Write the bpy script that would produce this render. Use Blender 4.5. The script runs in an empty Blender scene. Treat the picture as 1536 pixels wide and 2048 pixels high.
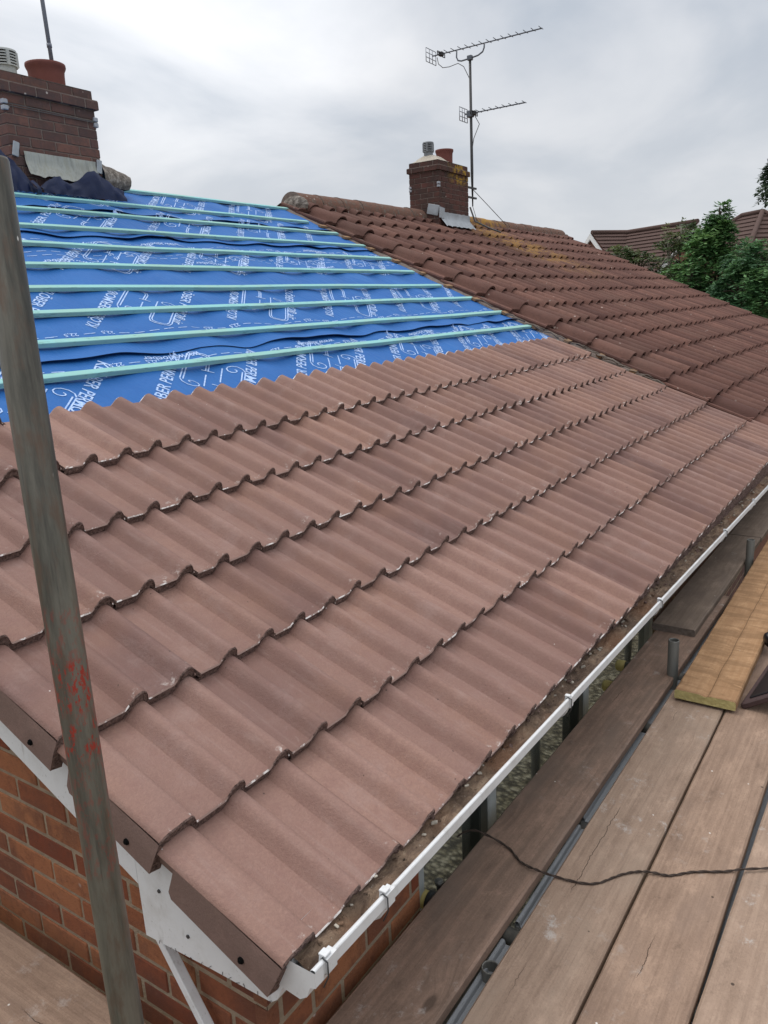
import bpy, math, random
from mathutils import Vector, Matrix, noise
random.seed(7)
R = random.Random(11)
PI = math.pi
# ------------------------------------------------------------------ camera
scene = bpy.context.scene
cd = bpy.data.cameras.new("camera"); cam = bpy.data.objects.new("camera", cd)
scene.collection.objects.link(cam); scene.camera = cam
CR = Vector((0.552504, -0.832263, -0.045582)); CU = Vector((0.228885, 0.098909, 0.968416)); CF = Vector((0.801468, 0.545487, -0.24514))
mw = Matrix((CR, CU, -CF)).transposed().to_4x4(); mw.translation = Vector((-0.947683, -0.86957, 1.165987)); cam.matrix_world = mw
cd.sensor_fit = 'VERTICAL'; cd.sensor_height = 24; cd.sensor_width = 18; cd.lens = 24 * 1549.4 / 2048
cd.clip_start = 0.02; cd.clip_end = 2000
scene.render.resolution_x, scene.render.resolution_y = 768, 1024
# ------------------------------------------------------------------ sky, sun, exposure
vs = scene.view_settings
scene.display_settings.display_device = 'sRGB'
vs.view_transform = 'Standard'; vs.look = 'None'; vs.gamma = 1; vs.exposure = 0.0; vs.use_curve_mapping = False
SUN_EL, SUN_AZ = math.radians(56), math.radians(96)      # azimuth measured from +X towards +Y
w = bpy.data.worlds.new("World"); scene.world = w; w.use_nodes = True
nt = w.node_tree; nt.nodes.clear()
def _n(t, **k):
    n = nt.nodes.new(t)
    for a, v in k.items(): setattr(n, a, v)
    return n
L = nt.links.new
sky = _n('ShaderNodeTexSky', sky_type='NISHITA', sun_disc=False)
sky.sun_elevation = SUN_EL; sky.sun_rotation = PI / 2 - SUN_AZ
tc = _n('ShaderNodeTexCoord'); sp = _n('ShaderNodeSeparateXYZ'); L(tc.outputs['Generated'], sp.inputs[0])
zc = _n('ShaderNodeMath', operation='MAXIMUM'); L(sp.outputs[2], zc.inputs[0]); zc.inputs[1].default_value = 0.0
za = _n('ShaderNodeMath', operation='ADD'); L(zc.outputs[0], za.inputs[0]); za.inputs[1].default_value = 0.28
dx = _n('ShaderNodeMath', operation='DIVIDE'); L(sp.outputs[0], dx.inputs[0]); L(za.outputs[0], dx.inputs[1])
dy = _n('ShaderNodeMath', operation='DIVIDE'); L(sp.outputs[1], dy.inputs[0]); L(za.outputs[0], dy.inputs[1])
cb = _n('ShaderNodeCombineXYZ'); L(dx.outputs[0], cb.inputs[0]); L(dy.outputs[0], cb.inputs[1]); cb.inputs[2].default_value = 3.7
n1 = _n('ShaderNodeTexNoise'); n1.inputs['Scale'].default_value = 1.7; n1.inputs['Detail'].default_value = 7; n1.inputs['Roughness'].default_value = 0.5; n1.inputs['Distortion'].default_value = 0.35
L(cb.outputs[0], n1.inputs['Vector'])
rp = _n('ShaderNodeValToRGB'); L(n1.outputs[0], rp.inputs[0])
e = rp.color_ramp.elements
e[0].position = 0.36; e[0].color = (0.47, 0.53, 0.62, 1)
e[1].position = 0.74; e[1].color = (0.87, 0.885, 0.92, 1)
x = e.new(0.46); x.color = (0.545, 0.60, 0.68, 1)
x = e.new(0.57); x.color = (0.69, 0.725, 0.785, 1)
# paler and hazier near the horizon, brighter overhead (an overcast dome)
hz = _n('ShaderNodeMapRange'); L(sp.outputs[2], hz.inputs[0]); hz.inputs[1].default_value = 0.0; hz.inputs[2].default_value = 0.30; hz.inputs[3].default_value = 0.85; hz.inputs[4].default_value = 0.0
mh = _n('ShaderNodeMix', data_type='RGBA'); L(hz.outputs[0], mh.inputs[0]); L(rp.outputs[0], mh.inputs[6]); mh.inputs[7].default_value = (0.80, 0.81, 0.825, 1)
zb = _n('ShaderNodeMapRange'); L(sp.outputs[2], zb.inputs[0]); zb.inputs[1].default_value = 0.40; zb.inputs[2].default_value = 1.0; zb.inputs[3].default_value = 0.0; zb.inputs[4].default_value = 1.0
zt_ = _n('ShaderNodeMix', data_type='RGBA'); L(zb.outputs[0], zt_.inputs[0]); zt_.inputs[6].default_value = (1, 1, 1, 1); zt_.inputs[7].default_value = (3.3, 3.05, 2.75, 1)
mz = _n('ShaderNodeMix', data_type='RGBA', blend_type='MULTIPLY'); mz.inputs[0].default_value = 1.0; L(mh.outputs[2], mz.inputs[6]); L(zt_.outputs[2], mz.inputs[7])
# thin cloud glowing where the sun stands behind it
dt = _n('ShaderNodeVectorMath', operation='DOT_PRODUCT'); L(tc.outputs['Generated'], dt.inputs[0]); dt.inputs[1].default_value = Vector((math.cos(math.radians(23)) * math.cos(math.radians(46)), math.cos(math.radians(23)) * math.sin(math.radians(46)), math.sin(math.radians(23))))
gl = _n('ShaderNodeMapRange', interpolation_type='SMOOTHSTEP'); L(dt.outputs['Value'], gl.inputs[0]); gl.inputs[1].default_value = 0.955; gl.inputs[2].default_value = 1.0; gl.inputs[3].default_value = 0.0; gl.inputs[4].default_value = 0.38
gn = _n('ShaderNodeMath', operation='MULTIPLY'); L(gl.outputs[0], gn.inputs[0]); L(n1.outputs[0], gn.inputs[1])
mg = _n('ShaderNodeMix', data_type='RGBA', blend_type='ADD'); mg.inputs[0].default_value = 1.0; L(mz.outputs[2], mg.inputs[6]); L(gn.outputs[0], mg.inputs[7])
b1 = _n('ShaderNodeBackground'); L(sky.outputs[0], b1.inputs[0]); b1.inputs[1].default_value = 0.05
b2 = _n('ShaderNodeBackground'); L(mg.outputs[2], b2.inputs[0]); b2.inputs[1].default_value = 1.0
mxs = _n('ShaderNodeMixShader'); mxs.inputs[0].default_value = 0.93; L(b1.outputs[0], mxs.inputs[1]); L(b2.outputs[0], mxs.inputs[2])
wo = _n('ShaderNodeOutputWorld'); L(mxs.outputs[0], wo.inputs[0])
sd = bpy.data.lights.new("sun", 'SUN'); sd.energy = 1.1; sd.angle = math.radians(22); sd.color = (1.0, 0.96, 0.9)
so = bpy.data.objects.new("sun", sd); scene.collection.objects.link(so); so.location = (0, 0, 30)
sdir = Vector((math.cos(SUN_EL) * math.cos(SUN_AZ), math.cos(SUN_EL) * math.sin(SUN_AZ), math.sin(SUN_EL)))
so.rotation_euler = sdir.to_track_quat('Z', 'Y').to_euler()
# ------------------------------------------------------------------ node materials
class G:
    def __init__(s, name, rough=0.8, spec=0.3, metal=0.0):
        s.m = bpy.data.materials.new(name); s.m.use_nodes = True
        s.nt = s.m.node_tree; s.b = s.nt.nodes['Principled BSDF']
        s.b.inputs['Roughness'].default_value = rough; s.b.inputs['Specular IOR Level'].default_value = spec; s.b.inputs['Metallic'].default_value = metal
        s.tc = s.nt.nodes.new('ShaderNodeTexCoord'); s.obj = s.tc.outputs['Object']; s.pos = s.nt.nodes.new('ShaderNodeNewGeometry').outputs['Position']
    def n(s, t, **k):
        n = s.nt.nodes.new(t)
        for a, v in k.items(): setattr(n, a, v)
        return n
    def put(s, sock, v):
        if isinstance(v, bpy.types.NodeSocket): s.nt.links.new(v, sock)
        elif isinstance(v, (tuple, list)): sock.default_value = (*v, 1) if len(v) == 3 and len(sock.default_value) == 4 else v
        else: sock.default_value = v
    def math(s, op, a, b=0.0, c=None, clamp=False):
        n = s.n('ShaderNodeMath', operation=op, use_clamp=clamp); s.put(n.inputs[0], a); s.put(n.inputs[1], b)
        if c is not None: s.put(n.inputs[2], c)
        return n.outputs[0]
    def map(s, vec, scale=(1, 1, 1), loc=(0, 0, 0)):
        n = s.n('ShaderNodeMapping'); s.put(n.inputs['Vector'], vec); n.inputs['Scale'].default_value = scale; s.put(n.inputs['Location'], loc); return n.outputs[0]
    def noise(s, vec, scale, detail=4, rough=0.55, dist=0.0):
        n = s.n('ShaderNodeTexNoise'); s.put(n.inputs['Vector'], vec)
        n.inputs['Scale'].default_value = scale; n.inputs['Detail'].default_value = detail; n.inputs['Roughness'].default_value = rough; n.inputs['Distortion'].default_value = dist
        return n.outputs[0]
    def vor(s, vec, scale, feature='F1', rnd=1.0):
        n = s.n('ShaderNodeTexVoronoi', feature=feature); s.put(n.inputs['Vector'], vec); n.inputs['Scale'].default_value = scale; n.inputs['Randomness'].default_value = rnd
        return n
    def ramp(s, f, pts):
        n = s.n('ShaderNodeValToRGB'); s.put(n.inputs[0], f); e = n.color_ramp.elements
        for i, (p, c) in enumerate(pts):
            if i > 1: q = e.new(p)
            else: q = e[i]
            q.position = p; c = (c, c, c) if not isinstance(c, (tuple, list)) else c; q.color = (*c, 1)
        return n.outputs[0]
    def step(s, f, a, b):
        n = s.n('ShaderNodeMapRange', interpolation_type='SMOOTHSTEP'); s.put(n.inputs[0], f); n.inputs[1].default_value = a; n.inputs[2].default_value = b; return n.outputs[0]
    def mix(s, f, a, b, mode='MIX'):
        n = s.n('ShaderNodeMix', data_type='RGBA', blend_type=mode); s.put(n.inputs[0], f); s.put(n.inputs[6], a); s.put(n.inputs[7], b); return n.outputs[2]
    def attr(s, name):
        n = s.n('ShaderNodeAttribute', attribute_name=name); return n.outputs['Fac']
    def xyz(s, v):
        n = s.n('ShaderNodeSeparateXYZ'); s.put(n.inputs[0], v); return n.outputs
    def rnd(s):
        return s.n('ShaderNodeObjectInfo').outputs['Random']
    def bump(s, h, strength=0.5, dist=0.01, prev=None):
        n = s.n('ShaderNodeBump'); s.put(n.inputs['Height'], h); n.inputs['Strength'].default_value = strength; n.inputs['Distance'].default_value = dist
        if prev is not None: s.put(n.inputs['Normal'], prev)
        return n.outputs[0]
    def out(s, col=None, rough=None, normal=None):
        if col is not None: s.put(s.b.inputs['Base Color'], col)
        if rough is not None: s.put(s.b.inputs['Roughness'], rough)
        if normal is not None: s.put(s.b.inputs['Normal'], normal)
        return s.m
def simple(name, col, rough=0.6, spec=0.3, metal=0.0, var=0.15, scale=8, bump=0.0, bscale=60):
    g = G(name, rough, spec, metal)
    f = g.noise(g.obj, scale, 5, 0.6)
    c = g.mix(f, [c * (1 - var) for c in col], [min(1, c * (1 + var)) for c in col])
    nrm = g.bump(g.noise(g.obj, bscale, 4, 0.6), bump, 0.01) if bump else None
    return g.out(c, None, nrm)
M = {}
def tile_mats():
    g = G('new_concrete_tile', 0.72, 0.3); t = g.attr('tone'); ds = g.attr('ds')
    big = g.noise(g.obj, 2.3, 4, 0.55); fine = g.step(g.noise(g.obj, 130, 4, 0.8), 0.32, 0.68); mid = g.noise(g.obj, 26, 5, 0.6)
    c = g.mix(t, (0.172, 0.098, 0.085), (0.335, 0.203, 0.164))
    c = g.mix(g.math('MULTIPLY', g.step(big, 0.4, 0.7), 0.55), c, (0.33, 0.185, 0.130))
    c = g.mix(g.math('MULTIPLY', g.step(mid, 0.42, 0.75), 0.35), c, (0.235, 0.125, 0.108))
    c = g.mix(g.math('MULTIPLY', fine, 0.45), c, (0.21, 0.12, 0.10))
    # pale lime bloom and scuffs, strongest along the tail of each tile, and thin scratches
    sc = g.noise(g.map(g.obj, (60, 9, 9)), 1.0, 5, 0.7); tail = g.math('SUBTRACT', 1.0, g.step(ds, 0.0, 0.05))
    w1 = g.math('MULTIPLY', tail, g.step(g.math('ADD', g.noise(g.obj, 34, 5, 0.7), g.math('MULTIPLY', g.noise(g.obj, 5, 2), 0.35)), 0.76, 0.92))
    c = g.mix(g.math('MULTIPLY', w1, 0.8), c, (0.72, 0.66, 0.62))
    dust = g.math('MULTIPLY', g.step(g.noise(g.obj, 5.5, 6, 0.7), 0.50, 0.8), 0.26)
    c = g.mix(dust, c, (0.44, 0.34, 0.32))
    spk = g.vor(g.obj, 23, 'F1').outputs['Distance']
    c = g.mix(g.math('MULTIPLY', g.math('SUBTRACT', 1.0, g.step(spk, 0.03, 0.06)), g.step(g.noise(g.obj, 3.1, 3), 0.57, 0.62)), c, (0.62, 0.57, 0.54))
    spk2 = g.vor(g.map(g.obj, (1, 1, 1), (3, 1, 7)), 13, 'F1').outputs['Distance']
    c = g.mix(g.math('MULTIPLY', g.math('SUBTRACT', 1.0, g.step(spk2, 0.025, 0.04)), 0.8), c, (0.05, 0.035, 0.03))
    h = g.math('ADD', fine, g.math('MULTIPLY', mid, 0.6))
    lng = g.noise(g.map(g.obj, (38, 4, 4)), 1.0, 6, 0.72); c = g.mix(g.math('MULTIPLY', g.step(lng, 0.50, 0.78), 0.26), c, (0.41, 0.305, 0.275)); c = g.mix(g.math('MULTIPLY', g.math('SUBTRACT', 1.0, g.step(lng, 0.24, 0.46)), 0.32), c, (0.19, 0.105, 0.088))
    M['tile'] = g.out(c, g.math('ADD', 0.62, g.math('MULTIPLY', mid, 0.2)), g.bump(h, 0.38, 0.004))
    g = G('tile_broken_edge', 0.95, 0.1)
    f = g.noise(g.obj, 130, 4, 0.8); f2 = g.noise(g.obj, 30, 4, 0.6)
    c = g.mix(g.step(f, 0.3, 0.7), (0.075, 0.050, 0.044), (0.33, 0.225, 0.195)); c = g.mix(g.math('MULTIPLY', g.step(f2, 0.6, 0.8), 0.4), c, (0.4, 0.34, 0.31))
    M['tile_edge'] = g.out(c, None, g.bump(f, 1.0, 0.01))
    g = G('tile_white_arris', 0.5, 0.4); f = g.noise(g.obj, 26, 5, 0.7); f2 = g.noise(g.obj, 3.0, 3, 0.5)
    M['tile_arris'] = g.out(g.mix(g.step(g.math('ADD', f, g.math('MULTIPLY', f2, 0.45)), 0.74, 0.84), (0.30, 0.20, 0.17), (0.86, 0.82, 0.79)), None, None)
    M['joint'] = simple('tile_interlock_shade', (0.05, 0.034, 0.03), 0.95, 0.05)
    g = G('tile_cloak', 0.85, 0.2); f = g.noise(g.obj, 200, 4, 0.7); f2 = g.noise(g.obj, 12, 4, 0.6)
    c = g.mix(f, (0.125, 0.082, 0.070), (0.25, 0.165, 0.140)); c = g.mix(g.math('MULTIPLY', g.step(f2, 0.5, 0.75), 0.5), c, (0.28, 0.18, 0.155))
    M['tile_cloak'] = g.out(c, None, g.bump(f, 0.35, 0.006))
def old_tile_mats():
    g = G('old_clay_tile', 0.9, 0.15); t = g.attr('tone'); p = g.xyz(g.pos)
    big = g.noise(g.obj, 1.1, 4, 0.6); mid = g.noise(g.obj, 14, 6, 0.7); fine = g.noise(g.obj, 90, 4, 0.75)
    c = g.mix(t, (0.092, 0.047, 0.040), (0.200, 0.104, 0.082))
    c = g.mix(g.math('MULTIPLY', g.step(mid, 0.40, 0.7), 0.6), c, (0.110, 0.060, 0.050))
    c = g.mix(g.math('MULTIPLY', g.step(big, 0.45, 0.7), 0.4), c, (0.150, 0.090, 0.072))
    # dark damp algae, grey lichen specks, orange lichen washed down from the chimney
    c = g.mix(g.math('MULTIPLY', g.step(fine, 0.55, 0.8), 0.55), c, (0.066, 0.042, 0.037))
    v = g.vor(g.obj, 11, 'F1').outputs['Distance']
    c = g.mix(g.math('MULTIPLY', g.math('SUBTRACT', 1.0, g.step(v, 0.07, 0.16)), g.step(g.noise(g.obj, 2.7, 3), 0.55, 0.62)), c, (0.25, 0.19, 0.165))
    v2 = g.vor(g.map(g.obj, (1, 1, 1), (5, 2, 9)), 4.3, 'F1').outputs['Distance']
    c = g.mix(g.math('SUBTRACT', 1.0, g.step(v2, 0.04, 0.06)), c, (0.40, 0.31, 0.27))
    # lichen stain: a tongue below the chimney
    line = g.math('SUBTRACT', p[0], g.math('MULTIPLY_ADD', g.math('SUBTRACT', 5.6, p[1]), 0.10, 11.7))
    tong = g.math('MULTIPLY', g.math('SUBTRACT', 1.0, g.step(g.math('ABSOLUTE', line), 0.45, 1.25)), g.step(p[1], 3.2, 4.6))
    lich = g.math('MULTIPLY', tong, g.step(g.noise(g.obj, 5, 6, 0.75), 0.44, 0.56))
    c = g.mix(g.math('MULTIPLY', lich, 0.85), c, g.mix(g.step(fine, 0.4, 0.6), (0.36, 0.17, 0.03), (0.20, 0.15, 0.09)))
    h = g.math('ADD', mid, fine)
    M['old_tile'] = g.out(c, None, g.bump(h, 0.6, 0.008))
    g = G('ridge_lichen_clay', 0.95, 0.1); t = g.attr('tone'); p = g.xyz(g.pos)
    mid = g.noise(g.obj, 18, 6, 0.75); big = g.noise(g.obj, 2.2, 4, 0.6)
    c = g.mix(g.step(mid, 0.35, 0.7), (0.19, 0.10, 0.075), (0.115, 0.085, 0.07))
    c = g.mix(g.math('MULTIPLY', g.step(mid, 0.52, 0.66), 0.7), c, (0.21, 0.185, 0.16))
    v = g.vor(g.obj, 14, 'F1').outputs['Distance']
    c = g.mix(g.math('MULTIPLY', g.math('SUBTRACT', 1.0, g.step(v, 0.12, 0.2)), g.step(big, 0.5, 0.6)), c, (0.5, 0.46, 0.42))
    la = g.math('MULTIPLY', g.step(p[0], 10.9, 11.1), g.math('SUBTRACT', 1.0, g.step(p[0], 12.2, 13.6)))
    c = g.mix(g.math('MULTIPLY', la, g.step(g.noise(g.obj, 7, 5, 0.7), 0.42, 0.55)), c, (0.34, 0.19, 0.05))
    M['ridge'] = g.out(c, None, g.bump(mid, 0.8, 0.012))
    g = G('grey_lichened_clay', 0.95, 0.1); f = g.noise(g.obj, 24, 6, 0.75); M['ridge_grey'] = g.out(g.ramp(f, [(0.35, (0.085, 0.075, 0.065)), (0.5, (0.19, 0.165, 0.145)), (0.66, (0.42, 0.38, 0.34))]), None, g.bump(f, 0.8, 0.012))
def brick_mat(name, a, b, dark, lichen=False, soot=0.5):
    g = G(name, 0.9, 0.15); t = g.attr('tone'); mid = g.noise(g.obj, 22, 8, 0.75); fine = g.noise(g.obj, 130, 5, 0.75); lo = g.noise(g.obj, 4.5, 5, 0.7)
    c = g.mix(t, a, b); c = g.mix(g.math('MULTIPLY', g.step(lo, 0.42, 0.62), 0.55), c, [x * 0.55 + 0.02 for x in dark]); c = g.mix(g.math('MULTIPLY', g.step(g.noise(g.obj, 9, 6, 0.75), 0.55, 0.75), 0.35), c, [min(1, x * 1.4 + .03) for x in b]); c = g.mix(g.math('MULTIPLY', g.step(mid, 0.45, 0.72), soot), c, dark)
    c = g.mix(g.math('MULTIPLY', g.step(fine, 0.58, 0.7), 0.6), c, [x * 0.45 for x in dark])
    v = g.vor(g.obj, 12, 'F1').outputs['Distance']
    c = g.mix(g.math('MULTIPLY', g.math('SUBTRACT', 1.0, g.step(v, 0.08, 0.14)), g.step(g.noise(g.obj, 3, 3), 0.57, 0.64)), c, (0.5, 0.45, 0.41))
    if lichen:
        p = g.xyz(g.pos)
        k = g.math('MULTIPLY', g.step(p[2], 3.06, 3.18), g.step(p[0], 10.2, 10.6))
        c = g.mix(g.math('MULTIPLY', k, g.step(g.noise(g.obj, 9, 5, 0.7), 0.46, 0.58)), c, (0.36, 0.22, 0.04))
    return g.out(c, None, g.bump(g.math('ADD', mid, fine), 0.7, 0.006))
def wood_mat(name, a, b, stain, grain=1.0, splash=0.5, crack=0.35, ripple=0.0):
    g = G(name, 0.82, 0.2); rv = g.math('MULTIPLY', g.rnd(), 37.0); off = g.n('ShaderNodeCombineXYZ')
    for i in (0, 1, 2): g.put(off.inputs[i], rv)
    v = g.n('ShaderNodeVectorMath', operation='ADD'); g.put(v.inputs[0], g.obj); g.put(v.inputs[1], off.outputs[0]); P = v.outputs[0]
    # knots bend the grain
    kn = g.vor(g.map(P, (1.7, 4.2, 1)), 1.0, 'F1'); kd = kn.outputs['Distance']; knot = g.math('MULTIPLY', g.math('SUBTRACT', 1.0, g.step(kd, 0.035, 0.075)), g.step(g.noise(P, 1.3, 2), 0.45, 0.5))
    warp = g.math('MULTIPLY', g.math('SUBTRACT', 1.0, g.step(kd, 0.0, 0.30)), 0.045)
    px = g.xyz(P); y2 = g.math('ADD', px[1], warp); cb = g.n('ShaderNodeCombineXYZ'); g.put(cb.inputs[0], px[0]); g.put(cb.inputs[1], y2); g.put(cb.inputs[2], px[2]); Q = cb.outputs[0]
    gr = g.noise(g.map(Q, (1.6, 60, 20)), 1.0, 5, 0.65, 0.3); gr2 = g.noise(g.map(Q, (5, 190, 60)), 1.0, 3, 0.6); big = g.noise(g.map(P, (2.2, 6, 6)), 1.0, 5, 0.6)
    spc = g.noise(P, 150, 4, 0.8); blot = g.noise(g.map(P, (7, 13, 13)), 1.0, 7, 0.75)
    c = g.mix(g.step(g.math('ADD', g.math('MULTIPLY', gr, 0.55), g.math('MULTIPLY', blot, 0.45)), 0.36, 0.64), a, b)
    c = g.mix(g.math('MULTIPLY', g.step(blot, 0.52, 0.70), 0.45), c, [min(1, x * 1.35) for x in b]); c = g.mix(g.math('MULTIPLY', g.math('SUBTRACT', 1.0, g.step(blot, 0.28, 0.42)), 0.5), c, [x * 0.6 for x in a])
    c = g.mix(g.math('MULTIPLY', g.step(spc, 0.50, 0.72), 0.35), c, [x * 0.5 for x in a]); c = g.mix(g.math('MULTIPLY', g.math('SUBTRACT', 1.0, g.step(spc, 0.28, 0.45)), 0.25), c, [min(1, x * 1.5) for x in b])
    c = g.mix(g.math('MULTIPLY', g.step(gr2, 0.55, 0.75), 0.35 * grain), c, [x * 0.55 for x in a])
    c = g.mix(g.math('MULTIPLY', g.step(big, 0.45, 0.72), 0.7), c, stain)
    c = g.mix(g.math('MULTIPLY', knot, 0.75), c, [x * 0.38 for x in a])
    ring = g.math('MULTIPLY', g.step(kd, 0.10, 0.13), g.math('SUBTRACT', 1.0, g.step(kd, 0.13, 0.2)))
    c = g.mix(g.math('MULTIPLY', ring, 0.15), c, [x * 0.6 for x in a])
    wob = g.math('MULTIPLY', g.math('SUBTRACT', g.noise(g.map(P, (3.1, 0.01, 0.01)), 1.0, 7, 0.72), 0.5), 0.075)
    dd = g.math('ABSOLUTE', g.math('ADD', g.math('SUBTRACT', px[1], rv), g.math('ADD', wob, g.math('MULTIPLY', g.math('SUBTRACT', g.rnd(), 0.5), 0.10))))
    ck = g.math('MULTIPLY', g.math('SUBTRACT', 1.0, g.step(dd, 0.0003, 0.0012)), g.step(g.noise(g.map(P, (1.3, 0.01, 0.01), (4, 0, 0)), 1.0, 2), 1 - crack - 0.02, 1 - crack + 0.02))
    c = g.mix(ck, c, (0.02, 0.013, 0.01))
    sp = g.math('MULTIPLY', g.step(g.noise(P, 11, 8, 0.78), 0.55, 0.68), g.step(g.noise(P, 2.3, 3), 0.46, 0.62))
    c = g.mix(g.math('MULTIPLY', sp, splash), c, (0.48, 0.44, 0.41))
    v1 = g.vor(P, 16, 'F1').outputs['Distance']
    c = g.mix(g.math('MULTIPLY', g.math('SUBTRACT', 1.0, g.step(v1, 0.035, 0.06)), g.step(g.noise(P, 2.4, 2), 0.55, 0.6)), c, (0.66, 0.62, 0.58))
    v3 = g.vor(g.map(P, (1, 1, 1), (2, 5, 1)), 9, 'F1').outputs['Distance']
    c = g.mix(g.math('MULTIPLY', g.math('SUBTRACT', 1.0, g.step(v3, 0.03, 0.05)), 0.85), c, (0.035, 0.024, 0.02))
    if ripple:
        q_ = g.xyz(g.obj); rp_ = g.noise(g.map(g.obj, (16, 3.2, 1), (3, 1, 0)), 1.0, 4, 0.6, 0.5); grv = g.math('SUBTRACT', 1.0, g.step(g.math('ABSOLUTE', g.math('ADD', g.math('SUBTRACT', q_[1], -.012), g.math('MULTIPLY', g.math('SUBTRACT', g.noise(g.map(g.obj, (3, .01, .01)), 1.0, 3), 0.5), 0.02))), 0.0008, 0.003))
        c = g.mix(g.math('MULTIPLY', g.step(rp_, 0.42, 0.6), ripple), c, [x * 0.62 for x in a]); c = g.mix(g.math('MULTIPLY', g.step(rp_, 0.62, 0.72), ripple), c, [min(1, x * 1.25) for x in b]); c = g.mix(g.math('MULTIPLY', grv, 0.6), c, [x * 0.3 for x in a])
        gr = g.math('ADD', gr, g.math('SUBTRACT', g.math('MULTIPLY', rp_, 5.0), g.math('MULTIPLY', grv, 2.0)))
    h = g.math('ADD', g.math('MULTIPLY', gr, 0.7), g.math('ADD', g.math('MULTIPLY', gr2, 0.5), g.math('MULTIPLY', spc, 0.5))); h = g.math('SUBTRACT', h, g.math('MULTIPLY', ck, 1.5))
    nrm = g.bump(h, 0.45, 0.004)
    return g.out(c, g.math('ADD', 0.68, g.math('MULTIPLY', gr, 0.25)), nrm)
def all_mats():
    tile_mats(); old_tile_mats()
    M['brick_orange'] = brick_mat('orange_brick', (0.195, 0.058, 0.032), (0.345, 0.145, 0.070), (0.125, 0.048, 0.032), soot=0.6)
    M['brick_dark'] = brick_mat('sooty_and_shade_brick', (0.120, 0.070, 0.064), (0.215, 0.110, 0.088), (0.085, 0.068, 0.068), soot=0.8)
    M['brick_moss'] = brick_mat('sooty_lichen_brick', (0.085, 0.048, 0.042), (0.14, 0.062, 0.052), (0.055, 0.045, 0.04), lichen=True, soot=0.6)
    M['mortar'] = simple('mortar', (0.29, 0.225, 0.16), 0.95, 0.1, var=0.35, scale=25, bump=0.8, bscale=120)
    M['mortar_dark'] = simple('weathered_mortar', (0.21, 0.17, 0.15), 0.95, 0.1, var=0.5, scale=22, bump=0.8, bscale=120)
    M['mortar_pale'] = simple('pale_mortar_flaunching', (0.44, 0.40, 0.34), 0.95, 0.1, var=0.25, scale=14, bump=0.8, bscale=60)
    g = G('blue_membrane', 0.62, 0.25); f = g.noise(g.obj, 3.0, 4, 0.55); f2 = g.noise(g.obj, 420, 2, 0.6); f3 = g.noise(g.map(g.obj, (9, 2.5, 2.5)), 1.0, 4, 0.6, 0.4)
    c = g.mix(f, (0.012, 0.098, 0.345), (0.022, 0.145, 0.43))
    c = g.mix(g.math('MULTIPLY', g.step(g.noise(g.obj, 9, 5, 0.7), 0.55, 0.8), 0.25), c, (0.05, 0.19, 0.50))
    M['membrane'] = g.out(c, None, g.bump(f2, 0.12, 0.002, g.bump(f3, 0.65, 0.03)))
    g = G('membrane_print', 0.6, 0.2); M['print'] = g.out(g.mix(g.step(g.noise(g.obj, 60, 4, 0.7), 0.3, 0.6), (0.22, 0.38, 0.72), (0.46, 0.60, 0.86)))
    M['torn_membrane'] = simple('torn_membrane_and_lap_shade', (0.007, 0.016, 0.060), 0.5, 0.35, var=0.5, scale=5, bump=0.3, bscale=30)
    g = G('treated_batten', 0.75, 0.2); rv = g.rnd(); gr = g.noise(g.map(g.obj, (2, 80, 80)), 1.0, 5, 0.65); big = g.noise(g.map(g.obj, (1.7, 1, 1)), 1.0, 4, 0.6)
    c = g.mix(gr, (0.15, 0.44, 0.47), (0.37, 0.68, 0.68)); c = g.mix(g.math('MULTIPLY', g.step(big, 0.40, 0.62), 0.5), c, (0.33, 0.50, 0.40)); c = g.mix(g.math('MULTIPLY', g.step(g.noise(g.map(g.obj, (7, 30, 30)), 1.0, 5, 0.7), 0.56, 0.7), 0.6), c, (0.075, 0.17, 0.16))
    c = g.mix(g.math('MULTIPLY', rv, 0.35), c, (0.29, 0.46, 0.36))
    kv = g.vor(g.map(g.obj, (2.2, 0.2, 0.2)), 1.0, 'F1').outputs['Distance']; c = g.mix(g.math('MULTIPLY', g.math('SUBTRACT', 1.0, g.step(kv, 0.02, 0.05)), 0.9), c, (0.05, 0.06, 0.045))
    M['batten'] = g.out(c, None, g.bump(gr, 0.4, 0.004))
    M['old_wood'] = simple('old_batten_wood', (0.27, 0.17, 0.10), 0.85, 0.1, var=0.3, scale=20, bump=0.5, bscale=80)
    g = G('white_upvc', 0.5, 0.35); f = g.noise(g.obj, 9, 6, 0.7); f2 = g.noise(g.map(g.obj, (6, 6, 1.5)), 4.0, 5, 0.7)
    c = g.mix(g.math('MULTIPLY', g.step(f, 0.44, 0.76), 0.5), (0.66, 0.67, 0.68), (0.46, 0.445, 0.42)); c = g.mix(g.math('MULTIPLY', g.step(f2, 0.58, 0.74), 0.45), c, (0.27, 0.25, 0.215)); c = g.mix(g.math('MULTIPLY', g.step(g.noise(g.obj, 70, 5, 0.75), 0.60, 0.70), 0.5), c, (0.22, 0.20, 0.17))
    M['upvc'] = g.out(c)
    g = G('gutter_silt', 0.95, 0.15); f = g.noise(g.map(g.obj, (3, 9, 9)), 3.0, 9, 0.74, 0.6); f2 = g.noise(g.obj, 85, 6, 0.8); f3 = g.noise(g.obj, 2.3, 3)
    c = g.ramp(f, [(0.30, (0.075, 0.055, 0.043)), (0.46, (0.20, 0.14, 0.105)), (0.58, (0.33, 0.235, 0.165)), (0.72, (0.43, 0.35, 0.27))]); c = g.mix(g.math('MULTIPLY', g.step(f3, 0.5, 0.62), 0.65), c, (0.25, 0.13, 0.075)); c = g.mix(g.step(f2, 0.58, 0.66), c, (0.04, 0.028, 0.023)); c = g.mix(g.math('SUBTRACT', 1.0, g.step(f2, 0.33, 0.40)), c, (0.46, 0.39, 0.32))
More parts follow.
